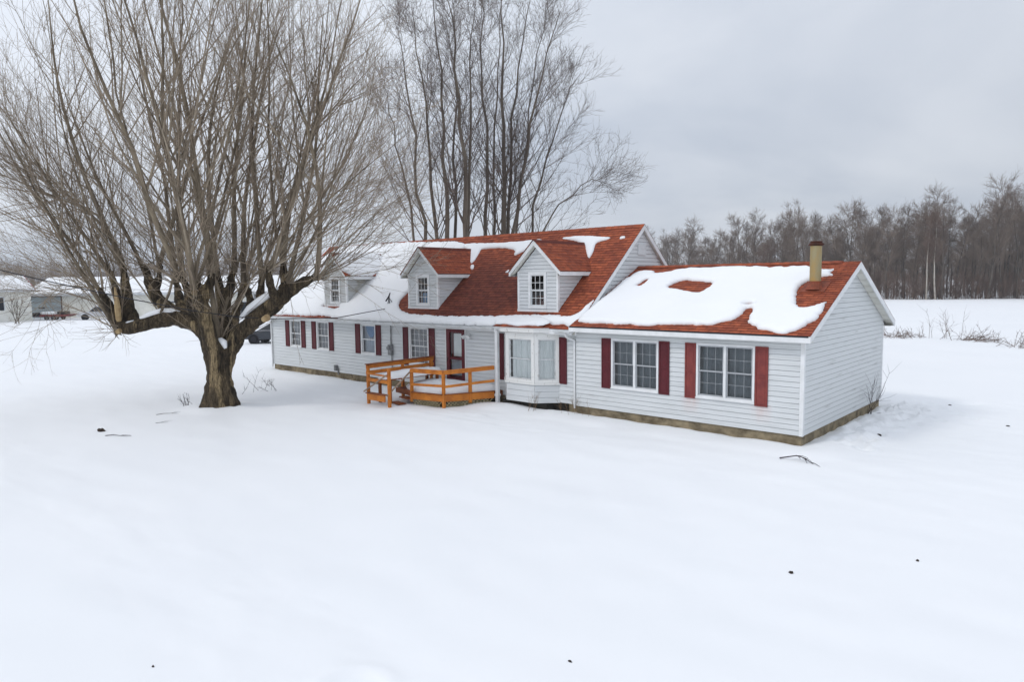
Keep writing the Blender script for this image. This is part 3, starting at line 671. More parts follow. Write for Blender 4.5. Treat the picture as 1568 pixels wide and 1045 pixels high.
snow_patch(wing_poly, [[(-6.14, 3.51), (-6.29, 3.46), (-6.38, 2.91), (-6.1, 2.91)], [(-5.13, 2.76), (-5.05, 3.14), (-4.77, 3.4), (-4.32, 3.29), (-3.66, 3.17), (-3.61, 2.7), (-3.86, 2.31), (-4.28, 2.52)], [(-2.1, 1.62), (-1.75, 1.6), (-1.95, 1.78)]], w3, NW, .095, wroof, seed=3, amp=.05, edge=.12)
strip = [(-26.9, -.05), (-25.8, .04), (-25.17, .05), (-24.23, .12), (-23.34, .1), (-22.48, .1), (-21.97, .16), (-21.18, .13), (-20.35, .02), (-19.33, -.03), (-17.64, -.05), (-15.33, -.04), (-12.75, -.02), (-10.75, -.02), (-10.5, .1), (-9.96, .14), (-9.56, .22), (-9.27, .08), (-8.75, .06), (-8.37, .16), (-7.97, .16), (-7.7, .25), (-7.45, .12), (-7.1, .1), (-7.06, 1.4), (-7.11, 1.42), (-7.2, 1.16), (-7.3, .78), (-7.65, .57), (-8.18, .64), (-9.0, .59), (-9.8, .59), (-10.56, .5), (-11.48, .45), (-12.4, .39), (-13.34, .37), (-14.31, .41), (-15.3, .41), (-15.92, .51), (-16.3, .62), (-16.75, .85), (-17.0, 1.3), (-16.9, 1.9), (-16.5, 2.45), (-15.9, 2.8), (-15.9, 4.2), (-15.6, 4.9), (-16.6, 5.2), (-18.32, 5.3), (-20.9, 5.42), (-26.9, 5.44)]
snow_patch(strip, [[(-22.27, .87), (-21.02, .9), (-20.75, .66), (-21.2, .6), (-21.8, .72), (-22.07, .66)]], m3, NM, .10, mroof, res=.14, seed=5, amp=.05, edge=.12)
snow_patch([(-16.05, 4.92), (-15.64, 5.02), (-14.1, 4.91), (-12.49, 4.92), (-12.13, 4.96), (-11.5, 5.0), (-11.3, 4.7), (-12.06, 4.2), (-12.33, 3.97), (-12.45, 4.34), (-13.37, 4.59), (-14.46, 4.56), (-14.6, 4.49), (-14.45, 4.17), (-14.41, 3.64), (-14.55, 3.54), (-15.08, 4.16), (-15.31, 4.49)], [], m3, NM, .06, mroof, seed=8, amp=.025, edge=.1)
snow_patch([(-10.6, 4.98), (-9.67, 5.05), (-8.14, 4.83), (-8.24, 4.7), (-8.69, 4.56), (-8.51, 4.06), (-8.46, 3.58), (-8.8, 3.89), (-9.15, 4.43), (-9.7, 4.76)], [], m3, NM, .06, mroof, seed=9, amp=.02, edge=.1)
for k, pl_ in enumerate(([(-7.7, 4.68), (-7.74, 4.84), (-7.56, 4.87), (-7.49, 4.74)], [(-14.4, 3.47), (-14.24, 3.53), (-14.05, 3.21), (-14.25, 3.2)], [(-12.12, 2.94), (-12.02, 3.14), (-11.9, 2.95)])):
    snow_patch(pl_, [], m3, NM, .04, mroof, seed=20 + k, amp=.01, edge=.06, res=.05)
# snow on the bay skirt roof
snow_patch([(-10.45, .14), (-9.9, .16), (-9.3, .04), (-8.7, .13), (-8.3, .1), (-8.0, .4), (-8.6, .75), (-9.9, .75), (-10.4, .6)], [], lambda x, t: (x, -.62 + t * .9, 2.55 + t * .39), (0, -.43, .9), .07, mroof, seed=31, amp=.03, edge=.1)

# ---- dormers
def dormer(x0, x1, snowy=False, bluelow=False):
    xc = (x0 + x1) / 2; y0 = .40; zb = zm(y0) + .02; ze = 4.42; wb_ = MB(); hw = (x1 - x0) / 2
    slope = .95; oh = .26; yo = y0 - .22; zr = ze + slope * (hw + oh) - .02
    zrw = ze + slope * hw
    wx0, wx1, wz0, wz1 = xc - .30, xc + .30, zb + .16, zb + 1.22
    siding(wb_, (xc, y0, 0), (1, 0, 0), (0, -1, 0), [(-hw, zb), (hw, zb), (hw, ze), (0, zrw), (-hw, ze)], [(-.28, .28, wz0 + .02, wz1 - .02)], course=.125)
    yb = (ze - 2.5) / S_M - .24
    for x, n_ in ((x0, -1), (x1, 1)):
        o_ = Vector((x, 0, 0))
        siding(wb_, o_, (0, 1, 0), (n_, 0, 0), [(y0, zb), (yb, ze), (y0, ze)], course=.125)
    d = wb_.build('dormer', 'siding_old' if snowy else 'siding', house)
    cb_ = MB()
    for x, n_ in ((x0, -1), (x1, 1)): cb_.box(x - .024 if n_ < 0 else x - .06, x + .06 if n_ < 0 else x + .024, y0 - .026, y0 + .06, zb, ze)
    cb_.box(x0 - .03, x1 + .03, y0 - .04, y0 - .002, zb - .06, zb + .03)
    for s_ in (-1, 1):      # front rake boards
        a = (xc + s_ * (hw + oh), yo, zr - slope * (hw + oh)); t_ = (xc, yo, zr)
        cb_.prism([(a[0], yo, a[2] - .02), (t_[0], yo, t_[2] - .02), (t_[0], yo, t_[2] - .19), (a[0], yo, a[2] - .15)], (0, .028, 0))
        ex = xc + s_ * (hw + oh); zz = zr - slope * (hw + oh); ybk = (zz - 2.5) / S_M - .24
        cb_.box(min(ex, ex - s_ * .03), max(ex, ex - s_ * .03), yo + .028, ybk, zz - .15, zz - .02)
    cb_.build('trim', 'trim', d)
    sf = MB()
    for s_ in (-1, 1):
        ex = xc + s_ * (hw + oh - .03); zz = zr - slope * (hw + oh) - .14; wx = xc + s_ * hw; ybk = (zz - 2.5) / S_M - .24
        sf.face([(ex, yo + .03, zz), (wx, yo + .03, zz), (wx, ybk, zz), (ex, ybk, zz)])
        sf.face([(ex, yo + .028, zz), (ex, y0, zz), (xc, y0, zr - .17), (xc, yo + .028, zr - .17)])
    sf.build('soffit', 'soffit', d)
    rf_ = MB(); course = .14; lap = .012; L = (hw + oh) * math.sqrt(1 + slope ** 2); n = math.ceil(L / course); cs = 1 / math.sqrt(1 + slope ** 2)
    for s_ in (-1, 1):
        for k in range(n):
            t0, t1 = k * course, min((k + 1) * course, L)
            def pt(t, l):
                x = xc + s_ * (hw + oh - t * cs); z = zr - slope * (hw + oh) + t * cs * slope; return (x + s_ * l * slope * cs, z + l * cs)
            a, b_, r_ = pt(t0, lap), pt(t1, 0), pt(t0, 0)
            ya, yb_ = (a[1] - 2.5) / S_M - .24 + .05, (b_[1] - 2.5) / S_M - .24 + .05
            q = [(a[0], yo - .03, a[1]), (a[0], ya, a[1]), (b_[0], yb_, b_[1]), (b_[0], yo - .03, b_[1])]; u = xc * 3
            rf_.face(q if s_ > 0 else q[::-1], [(u + q_[1], t0 + 5 if j in ((0, 1) if s_ > 0 else (2, 3)) else t1 + 5) for j, q_ in enumerate(q if s_ > 0 else q[::-1])])
            rf_.face([(r_[0], yo - .03, r_[1]), (r_[0], ya, r_[1]), (a[0], ya, a[1]), (a[0], yo - .03, a[1])], [(u, t0 + 5.001)] * 4)
    yr = (zr - 2.5) / S_M - .24
    rf_.prism([(xc - .12, yo - .03, zr - .10), (xc, yo - .03, zr + .012), (xc + .12, yo - .03, zr - .10), (xc, yo - .03, zr - .02)], (0, yr - yo, 0))
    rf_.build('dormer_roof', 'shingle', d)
    if snowy:
        for s_ in (-1, 1):
            def to3(v, t, s_=s_): return (xc + s_ * (hw + oh - t * cs), v, zr - slope * (hw + oh) + t * cs * slope)
            snow_patch([(yo, .0), (2.0, .0), (yr + .1, L), (yo, L)], [], to3, (s_ * slope, 0, 1), .12, d, seed=40 + s_, amp=.02)
    # window, parts kept as sub-parts of the dormer
    f = MB(); c = .10
    f.box(wx0 - c, wx0, y0 - .045, y0 + .04, wz0 - c, wz1 + c); f.box(wx1, wx1 + c, y0 - .045, y0 + .04, wz0 - c, wz1 + c); f.box(wx0, wx1, y0 - .045, y0 + .04, wz1, wz1 + c); f.box(wx0, wx1, y0 - .045, y0 + .04, wz0 - c, wz0)
    w = .03; zmid = (wz0 + wz1) / 2
    for (b0, b1, yy) in ((zmid, wz1, y0 - .01), (wz0, zmid, y0 + .012)):
        f.box(wx0, wx0 + w, yy - .01, yy + .012, b0, b1); f.box(wx1 - w, wx1, yy - .01, yy + .012, b0, b1); f.box(wx0 + w, wx1 - w, yy - .01, yy + .012, b1 - w, b1); f.box(wx0 + w, wx1 - w, yy - .01, yy + .012, b0, b0 + w)
        for k in (1, 2):
            x = wx0 + (wx1 - wx0) * k / 3; f.box(x - .009, x + .009, yy - .008, yy + .006, b0 + w, b1 - w)
        f.box(wx0 + w, wx1 - w, yy - .007, yy + .005, (b0 + b1) / 2 - .009, (b0 + b1) / 2 + .009)
    f.build('window_frame', 'trim', d, bevel=.004)
    p = MB()
    for (b0, b1, yy) in ((zmid, wz1, y0), (wz0, zmid, y0 + .022)): p.face([(wx0, yy, b0), (wx1, yy, b0), (wx1, yy, b1), (wx0, yy, b1)])
    p.build('pane', 'glass', d)
    ib = MB(); ib.face([(wx0 - .3, y0 + .6, wz0 - .3), (wx1 + .3, y0 + .6, wz0 - .3), (wx1 + .3, y0 + .6, wz1 + .3), (wx0 - .3, y0 + .6, wz1 + .3)]); ib.build('room_backing', 'interior', d)
    if bluelow:
        b_ = MB(); b_.box(wx0 + .05, wx1 - .02, y0 + .2, y0 + .24, wz0, wz0 + .42); b_.build('window_item', 'blue', d)
    return d
d1 = dormer(-22.14, -20.38, snowy=True); d1['label'] = 'weathered dormer buried in roof snow behind the tree'
d2 = dormer(-16.02, -14.24, bluelow=True); d2['label'] = 'middle dormer with something blue in its lower panes'
d3 = dormer(-10.02, -8.25); d3['label'] = 'clean dormer with black window panes nearest the low wing'

# ---- chimney flue on the wing roof
c_ = (-.47, 2.14, 3.80)
cm = MB(); cm.tube([(c_[0], c_[1], 3.75), (c_[0], c_[1], 4.98)], .155, 20)
ch = cm.build('chimney', 'rust', wroof, smooth=False)
cm = MB(); cm.tube([(c_[0], c_[1], 4.97), (c_[0], c_[1], 5.0), (c_[0], c_[1], 5.02), (c_[0], c_[1], 5.07)], [.16, .21, .21, .14], 20); cm.tube([(c_[0], c_[1], 5.07), (c_[0], c_[1], 5.10)], [.17, .15], 16)
cm.build('chimney_cap', 'rust_dark', wroof)
cm = MB()
def wz(x, y, o_=0): return (x, y, zw(y) + o_)
a = [wz(c_[0] - .33, c_[1] - .30, .02), wz(c_[0] + .33, c_[1] - .30, .02), wz(c_[0] + .33, c_[1] + .33, .02), wz(c_[0] - .33, c_[1] + .33, .02)]
cm.poly(a + [(p[0], p[1], p[2] + .012) for p in a], [(4, 5, 6, 7), (0, 1, 5, 4), (1, 2, 6, 5), (2, 3, 7, 6), (3, 0, 4, 7)])
cm.tube([(c_[0], c_[1] - .02, 3.73), (c_[0], c_[1], 3.93), (c_[0], c_[1], 3.99)], [.27, .175, .165], 20)
cm.build('flashing', 'flash', wroof)

# ---- small fittings on the walls
em = MB(); em.box(-17.0, -16.78, MY0 - .16, MY0 - .02, 1.05, 1.5); em.tube([(-16.89, MY0 - .16, 1.36), (-16.89, MY0 - .25, 1.36)], .085, 14); em.tube([(-16.89, MY0 - .06, 1.5), (-16.89, MY0 - .06, 2.5)], .03, 8); em.tube([(-16.86, MY0 - .06, 1.05), (-16.84, MY0 - .06, .5)], .025, 8)
em.build('electric_meter', 'grey_metal', house, bevel=.01)
em = MB()
for dx, dz in ((-.09, .0), (.1, .02)): em.tube([(-12.28 + dx * .4, MY0 - .07, 2.08), (-12.28 + dx, MY0 - .14, 2.06 + dz), (-12.28 + dx * 1.5, MY0 - .24, 2.0 + dz)], [.025, .05, .075], 12)
em.tube([(-12.28, MY0 - .01, 2.09), (-12.28, MY0 - .07, 2.09)], .05, 12); em.build('floodlight', 'trim', house)
em = MB(); em.tube([(-20.93, MY0 - .09, .08), (-20.93, MY0 - .09, .34)], .09, 12); em.tube([(-20.8, MY0 - .05, -.1), (-20.8, MY0 - .05, .2)], .03, 8); em.build('utility_box', 'grey_metal', house)
em = MB(); mx_, my_, mz_ = -17.36, .42, 3.14
em.tube([(mx_, my_, mz_ - .1), (mx_ + .02, my_, mz_ + .38)], .02, 6); em.tube([(mx_ - .14, my_, mz_ - .08), (mx_, my_, mz_ + .3)], .014, 6); em.tube([(mx_ + .22, my_ + .1, mz_ - .02), (mx_ + .01, my_, mz_ + .3)], .014, 6)
em.tube([(mx_ - .20, my_ - .02, mz_ + .16), (mx_ - .02, my_, mz_ + .34), (mx_ + .08, my_, mz_ + .52)], [.03, .04, .02], 8)
em.build('service_mast', 'black', house)

# ------------------------------------------------------------------ deck
deck = tag(empty('wooden_deck', (-12.2, -1.2, -.3)), 'orange stained wooden deck with rails and steps under fresh snow by the front door', 'deck')
B_ = (-12.72, -2.32); C_ = (-11.34, -2.06); E_ = (-10.56, -.36); F1 = (-14.14, -3.14); F2 = (-12.82, -3.24)
fl = MB(); fl.prism([(p[0], p[1], -.0) for p in ((-14.15, .1), (-14.15, -1.9), (-13.2, -2.1), B_, C_, E_, (-10.56, .1))][::-1], (0, 0, .175)); fl.build('floor', 'orange_dark', deck)
rim = MB()
for p, q in ((B_, C_), (C_, E_), ((-13.15, -2.0), B_)):
    rim.bar((*p, .075), (*q, .075), .04, .25)
rim.build('rim_board', 'orange', deck)
cap = MB()
for p, q in ((B_, C_), (C_, E_)):
    dx, dy = q[0] - p[0], q[1] - p[1]; L = math.hypot(dx, dy); ox, oy = dy / L * .035, -dx / L * .035
    cap.bar((p[0] + ox, p[1] + oy, .205), (q[0] + ox, q[1] + oy, .205), .09, .025)
cap.build('deck_edge', 'orange_dark', deck)
def post(x, y, z0, z1, w=.095):
    m_ = MB(); m_.box(x - w / 2, x + w / 2, y - w / 2, y + w / 2, z0, z1); return m_.build('post', 'orange', deck, bevel=.006)
post(B_[0] - .02, B_[1] + .02, -.15, 1.0); post(*C_, -.28, .99); post(C_[0] + .52 * (E_[0] - C_[0]), C_[1] + .52 * (E_[1] - C_[1]), -.15, 1.0)
post(*F1, -.5, 1.12); post(*F2, -.55, 1.12)
def rail(p, q, w=.05, h=.09, m='orange', name='rail'):
    m_ = MB(); m_.bar(p, q, w, h); return m_.build(name, m, deck, bevel=.005)
def off(p, q, d):
    dx, dy = q[0] - p[0], q[1] - p[1]; L = math.hypot(dx, dy); return (dy / L * d, -dx / L * d)
for p, q, z1 in ((B_, C_, 1.0), (C_, E_, 1.07)):
    rail((*p, 1.02), (*q, z1 + .02), .14, .035, 'orange'); o_ = off(p, q, .06)
    rail((p[0] + o_[0], p[1] + o_[1], .95), (q[0] + o_[0], q[1] + o_[1], z1 - .05), .03, .1)
    rail((p[0] + o_[0], p[1] + o_[1], .48), (q[0] + o_[0], q[1] + o_[1], z1 - .49), .03, .09)
# long left rail running from the house out to the steps
for z, h in ((1.08, .15), (.86, .13)): rail((-14.17, -3.2, z), (-14.17, .02, z + .02), .035, h)
rail((-14.15, -3.22, 1.165), (-14.15, .05, 1.185), .16, .03, 'orange_dark')
post(-14.15, -1.55, -.4, 1.06); post(-14.15, -.12, -.4, 1.06)
for z, h in ((.72, .12), (.93, .06)): rail((F1[0], F1[1] - .06, z - .08), (F2[0], F2[1] - .06, z - .08), .03, h)
rail((F1[0], F1[1] - .065, .02), (F2[0] - .15, F2[1] - .065, .05), .04, .24, 'orange', 'riser_board')
rail((F1[0], F1[1] - .05, .15), (F2[0] - .1, F2[1] - .05, .18), .2, .03, 'orange_dark', 'tread')
rail((F1[0] - .12, F1[1] - .12, .18), (F2[0] - .02, F2[1] - .08, .90), .045, .045, 'greywood', 'handrail')
rail((F2[0] - .02, F2[1] - .10, .16), (B_[0] - .05, B_[1] - .02, .92), .045, .045, 'greywood', 'handrail')
for k in range(2): rail((-13.55 + .1, -2.15 - .38 * k, -.06 - .14 * k), (B_[0] - .1, -2.3 - .38 * k, -.06 - .14 * k), .3, .04, 'orange_dark', 'tread')
lt = MB()
for p, q in ((B_, C_), (C_, E_)):
    L = math.hypot(q[0] - p[0], q[1] - p[1]); n = int(L / .13)
    ux, uy = (q[0] - p[0]) / L, (q[1] - p[1]) / L; o_ = off(p, q, -.01); o2 = off(p, q, -.02)
    for k in range(-2, n):
        for s_, o3 in ((1, o_), (-1, o2)):
            u0 = k * .13 if s_ > 0 else (k + 2) * .13; u1 = u0 + s_ * .26
            if min(u0, u1) < 0 or max(u0, u1) > L: continue
            lt.bar((p[0] + ux * u0 + o3[0], p[1] + uy * u0 + o3[1], -.06), (p[0] + ux * u1 + o3[0], p[1] + uy * u1 + o3[1], -.30), .03, .012, up=(uy, -ux, 0))
lt.build('lattice', 'lattice', deck)
dk = MB(); dk.prism([(p[0], p[1], -.5) for p in ((-13.0, 0), (B_[0] + .08, B_[1] + .15), (C_[0] - .04, C_[1] + .08), (E_[0] - .1, E_[1] + .1), (-10.7, 0))][::-1], (0, 0, .49)); dk.build('deck_shade_block', 'dark', deck)  # near-black filler block, shade under the deck painted as solid colour
snow_patch([(-13.9, .02), (-13.9, -1.6), (-13.35, -1.95), (B_[0] + .1, B_[1] + .1), (C_[0] - .06, C_[1] + .1), (E_[0] - .12, E_[1] + .12), (-10.6, .05), (-12.0, .08)], [], lambda x, y: (x, y, .178), (0, 0, 1), .20, deck, seed=50, amp=.03, edge=.25, name='snow')
bench = tag(empty('wooden_table', (-13.8, -1.5, -.05)), 'low wooden table heaped with snow along the left deck rail', 'table')
b = MB(); b.box(-14.05, -13.32, -2.85, -.25, .60, .645); b.build('tabletop', 'orange_dark', bench)
for x in (-13.98, -13.4):
    for y in (-2.75, -.5):
        b = MB(); b.box(x - .045, x + .045, y - .045, y + .045, -.3, .60); b.build('leg', 'orange_dark', bench)
snow_patch([(-14.05, -2.9), (-13.32, -2.88), (-13.3, -1.5), (-13.34, -.3), (-13.5, -.16), (-14.05, -.2)], [], lambda x, y: (x, y, .63), (0, 0, 1), .20, bench, seed=52, amp=.035, edge=.25, name='snow')

#@@REST
# ------------------------------------------------------------------ trees
def pix(px, py, depth):
    """point at a real distance along the view axis"""
    return CAM + (_f + _r * ((px - 784) / FPX) - _u * ((py - 522.5) / FPX)) * depth
def nrmz(a): return a / (np.linalg.norm(a, axis=-1, keepdims=True) + 1e-9)
def grow(P, D, L, R, nseg, wig, trop=0.0, tip=.3, tvec=(0, 0, 1)):
    N = len(P); pts = np.zeros((N, nseg + 1, 3)); rad = np.zeros((N, nseg + 1)); pts[:, 0] = P; rad[:, 0] = R; d = nrmz(D); tv = np.array(tvec, float)
    for i in range(nseg):
        d = nrmz(d + RNG.normal(0, wig, (N, 3)) + tv * (trop / nseg)); pts[:, i + 1] = pts[:, i] + d * (L / nseg)[:, None]
        rad[:, i + 1] = R * (1 - (1 - tip) * (i + 1) / nseg)
    return pts, rad
def kids(pts, rad, n, f0, f1, a0, a1):
    N, S, _ = pts.shape; f = RNG.uniform(f0, f1, (N, n)); x = f * (S - 1); i = np.minimum(x.astype(int), S - 2); t = (x - i)[..., None]
    r = np.arange(N)[:, None]; p = pts[r, i] * (1 - t) + pts[r, i + 1] * t; d = nrmz(pts[r, i + 1] - pts[r, i]); rr = rad[r, i] * (1 - t[..., 0]) + rad[r, i + 1] * t[..., 0]
    v = RNG.normal(0, 1, d.shape); v = nrmz(v - (v * d).sum(-1, keepdims=True) * d); a = RNG.uniform(a0, a1, f.shape)[..., None]
    nd = d * np.cos(a) + v * np.sin(a)
    return p.reshape(-1, 3), nd.reshape(-1, 3), f.ravel(), rr.ravel()
def tubes(sets, k):
    Vs = []; Fs = []; o = 0
    for pts, rad in sets:
        N, S, _ = pts.shape
        if N == 0: continue
        t = np.empty_like(pts); t[:, 1:-1] = pts[:, 2:] - pts[:, :-2]; t[:, 0] = pts[:, 1] - pts[:, 0]; t[:, -1] = pts[:, -1] - pts[:, -2]; t = nrmz(t)
        m = nrmz(pts[:, -1] - pts[:, 0]); ref = np.where(np.abs(m[:, 2:3]) > .8, np.array([[1.0, .2, 0]]), np.array([[.1, 0, 1.0]]))[:, None, :]
        a = nrmz(np.cross(t, np.broadcast_to(ref, t.shape))); b = np.cross(t, a)
        an = np.arange(k) * 2 * np.pi / k
        V = pts[:, :, None, :] + rad[:, :, None, None] * (a[:, :, None, :] * np.cos(an)[None, None, :, None] + b[:, :, None, :] * np.sin(an)[None, None, :, None])
        base = (np.arange(N)[:, None, None] * S + np.arange(S - 1)[None, :, None]) * k; j = np.arange(k)[None, None, :]; j2 = (j + 1) % k
        F = np.stack([base + j, base + j2, base + k + j2, base + k + j], -1).reshape(-1, 4) + o
        Vs.append(V.reshape(-1, 3)); Fs.append(F); o += N * S * k
    return np.concatenate(Vs), np.concatenate(Fs)

# ---- the big pollarded shade tree
TD = 24.0
base = pix(338, 632, TD)
tree = tag(empty('shade_tree', (base[0], base[1], -.3)), 'massive old bare shade tree with forked trunk and dense upright shoots', 'tree')
LIMBS = [  # (px, py, distance offset, radius m)
 [(338, 650, 0, .64), (338, 632, 0, .54), (337, 612, 0, .46), (336, 585, 0, .42), (336, 555, 0, .40), (336, 537, 0, .38), (334, 522, 0, .28)],
 [(330, 580, -.1, .24), (325, 545, -.1, .28), (318, 517, -.1, .29), (306, 500, -.1, .30), (290, 492, 0, .29), (268, 488, .1, .27), (246, 490, .1, .27), (222, 497, 0, .25), (200, 503, -.1, .23), (184, 506, -.1, .20)],
 [(190, 503, -.1, .19), (178, 492, -.1, .17), (168, 470, -.2, .15), (158, 452, -.3, .13), (148, 438, -.3, .11)],
 [(188, 503, .1, .19), (186, 475, .3, .17), (178, 448, .5, .15), (170, 415, .6, .12)],
 [(206, 498, .1, .22), (198, 470, .3, .19), (193, 440, .4, .17), (188, 405, .5, .14)],
 [(278, 487, .2, .26), (258, 474, .5, .25), (240, 456, .8, .22), (229, 432, 1.0, .18), (218, 405, 1.2, .14)],
 [(236, 450, .8, .14), (243, 430, 1.0, .13), (246, 405, 1.2, .11)],
 [(282, 485, .4, .19), (275, 460, 1.2, .17), (270, 430, 1.7, .13)],
 [(330, 548, -.15, .27), (322, 518, -.3, .25), (314, 490, -.45, .25), (309, 466, -.6, .25), (306, 450, -.7, .22), (302, 432, -.7, .15)],
 [(310, 462, -.7, .19), (320, 440, -.6, .16), (326, 412, -.5, .12)],
 [(306, 462, -.8, .18), (290, 445, -1.4, .15), (276, 425, -1.8, .12)],
 [(347, 540, .3, .24), (347, 508, .7, .24), (344, 480, 1.1, .24), (340, 455, 1.3, .22), (333, 425, 1.5, .15)],
 [(343, 470, 1.1, .19), (352, 445, 1.3, .17), (356, 415, 1.5, .13)],
 [(341, 570, .05, .28), (350, 540, .05, .28), (364, 515, .05, .28), (384, 496, 0, .28), (404, 479, -.1, .28), (424, 463, -.1, .28), (436, 446, -.1, .24), (440, 432, -.1, .17)],
 [(430, 458, -.1, .26), (448, 442, -.2, .22), (466, 431, -.3, .18), (484, 425, -.4, .12)],
 [(437, 445, 0, .18), (436, 425, .2, .16), (432, 398, .3, .12)],
 [(404, 475, .1, .20), (398, 450, .6, .16), (404, 420, .9, .12)],
 [(382, 488, .3, .19), (384, 462, .9, .16), (376, 432, 1.3, .13)],
 [(424, 462, -.3, .17), (414, 438, -.9, .14), (410, 408, -1.2, .11)],
 [(308, 470, -.8, .20), (300, 455, -1.5, .16), (296, 435, -2.1, .12)],
 [(345, 530, .5, .26), (356, 500, 1.9, .21), (366, 465, 2.9, .16), (372, 430, 3.3, .12)],
 [(318, 520, .4, .24), (300, 495, 1.9, .20), (290, 465, 2.8, .16), (284, 435, 3.2, .12)],
 [(327, 570, -.1, .16), (320, 608, -.2, .20), (312, 630, -.3, .19), (302, 655, -.45, .13)], [(346, 570, -.1, .16), (354, 606, -.1, .19), (362, 628, -.1, .18), (376, 652, -.2, .12)], [(337, 580, -.2, .18), (335, 612, -.3, .20), (332, 634, -.4, .18), (328, 660, -.55, .12)],
]
tb_ = MB(); knobs = []
for L in LIMBS:
    tb_.tube([pix(px, py, TD + w) for px, py, w, r in L], [r * (.72 if i == len(L) - 1 and L[-1][1] < 600 else 1) for i, (*_, r) in enumerate(L)], 12)
    if L[-1][1] < 600 and len(L) > 2: knobs.append((pix(*L[-1][:2], TD + L[-1][2]), L[-1][3]))
trunk = tb_.build('trunk', 'bark', tree)
rm = trunk.modifiers.new('remesh', 'REMESH'); rm.mode = 'VOXEL'; rm.voxel_size = .05; rm.use_smooth_shade = True
smm = trunk.modifiers.new('smooth', 'SMOOTH'); smm.factor = .5; smm.iterations = 5
tx = bpy.data.textures.new('bark_lumps', 'CLOUDS'); tx.noise_scale = .28; tx.noise_depth = 3
dm_ = trunk.modifiers.new('lumps', 'DISPLACE'); dm_.texture = tx; dm_.strength = .13; dm_.mid_level = .5
cb_ = MB()
for (px, py, w, r, ex, ey) in ((409, 487, -.42, .10, -8, 4), (303, 463, -.98, .09, -4, 2), (183, 507, -.3, .07, -5, 3)):
    p = pix(px, py, TD + w); q = pix(px + ex * .6, py + ey * .6, TD + w - .22); cb_ = MB(); cb_.tube([p, q], [r * 1.25, r], 12); cb_.build('pruning_cut', 'cut', tree)
cb_ = MB(); cb_.tube([pix(182, 492, TD - .2), pix(180, 470, TD - .35), pix(176, 440, TD - .4)], [.09, .10, .03], 7)
cb_.build('broken_stub', 'cut', tree)
sn = MB()
for L, dz in (([(276, 479, .1, .08), (262, 477, .1, .16), (246, 478, .1, .18), (232, 481, 0, .17), (215, 488, -.1, .10)], .04), ([(368, 488, -.1, .08), (382, 473, -.1, .17), (398, 461, -.2, .18), (414, 450, -.2, .15), (427, 442, -.2, .08)], .05), ([(205, 491, -.1, .06), (197, 494, -.1, .10), (189, 497, -.1, .06)], .02), ([(333, 518, -.1, .05), (338, 519, -.15, .13), (343, 523, -.18, .16), (346, 532, -.2, .08)], .0)):
    sn = MB(); sn.tube([pix(px, py + 2.0, TD + w) + UP * dz for px, py, w, r in L], [r * .74 for *_, r in L], 10); sn.build('snow', 'snow', tree, smooth=True)

CC = pix(325, 470, TD)
KP = []; KR = []; KD = []
rk = random.Random(5)
def add_leader(K, d, r): KP.append(K); KD.append(d); KR.append(r)
for (K, r) in knobs:          # every limb runs on into one or two tapering leaders and a few thin shoots
    out = (K - CC) * np.array([1, 1, 0])
    ln = .045 + .0036 * float(out @ out)
    for j in range(rk.choice([1, 2])):
        add_leader(K - UP * .12 + RNG.normal(0, .04, 3), UP * 1.0 + out * ln * (1 + .4 * j) + RNG.normal(0, .15 + .12 * j, 3) * np.array([1, 1, .2]), min(.095, r * .8) * (.98 if j == 0 else .6))
    for j in range(rk.choice([0, 1, 2])):
        add_leader(K + RNG.normal(0, .07, 3) - UP * .1, UP * .8 + out * .26 + RNG.normal(0, .40, 3) * np.array([1, 1, .25]), rk.uniform(.022, .04))
for L in LIMBS[1:22]:
    for k in range(2 if len(L) > 6 else 1):
        i = rk.randrange(max(1, len(L) // 2), len(L) - 1); t = rk.random(); a = pix(*L[i][:2], TD + L[i][2]); b = pix(*L[i + 1][:2], TD + L[i + 1][2]); K = a + (b - a) * t + UP * L[i][3] * .6
        out = (K - CC) * np.array([1, 1, 0]); add_leader(K, UP * .95 + out * .22 + RNG.normal(0, .33, 3) * np.array([1, 1, .25]), rk.uniform(.022, .045))
low = [(150, 442, -30, 400), (152, 445, -40, 340), (165, 470, 0, 420), (160, 455, -20, 290), (185, 440, -10, 250), (482, 425, 640, 352), (478, 428, 625, 385), (470, 430, 600, 300), (484, 425, 590, 405), (440, 440, 600, 250), (476, 428, 650, 330), (170, 500, 95, 470), (150, 440, -20, 310), (436, 425, 590, 200)]
for (x0, y0, x1, y1) in low:
    K = pix(x0, y0, TD - .2); T = pix(x1 + rk.uniform(-15, 15), y1 + rk.uniform(-20, 20), TD + rk.uniform(-2.6, 2.6)); add_leader(K, (T - K) / np.linalg.norm(T - K), rk.uniform(.028, .045))
KP = np.array(KP); KD = nrmz(np.array(KD)); KR = np.array(KR)
RH, RV = 8.6, 14.0; c0 = CC + UP * .2
def reach(P, D):
    q = (P - c0) / np.array([RH, RH, RV]); e = D / np.array([RH, RH, RV]); A_ = (e * e).sum(1); B2 = (q * e).sum(1); C2 = (q * q).sum(1) - 1
    return np.clip((-B2 + np.sqrt(np.maximum(B2 * B2 - A_ * C2, 0))) / A_, 1.5, 15)
Ls = reach(KP, KD) * RNG.uniform(.82, 1.0, len(KP))
s1 = grow(KP, KD, Ls, KR * np.clip(Ls / 9, .6, 1.05), 12, .055, .14, .12)
big = KR > .042
sb_ = (s1[0][big], s1[1][big])
p, d, f, rr = kids(*sb_, 2, .10, .62, .28, .66)      # forks of the leaders
Lf = reach(p, d) * RNG.uniform(.7, .98, len(f)); sF = grow(p, d, Lf, np.clip(rr * .62, .014, .06), 10, .055, .16, .14)
NS = 11; kn = np.repeat(np.arange(len(knobs)), NS); KK = np.array([k for k, _ in knobs])[kn]      # spray of young sprouts round every old cut
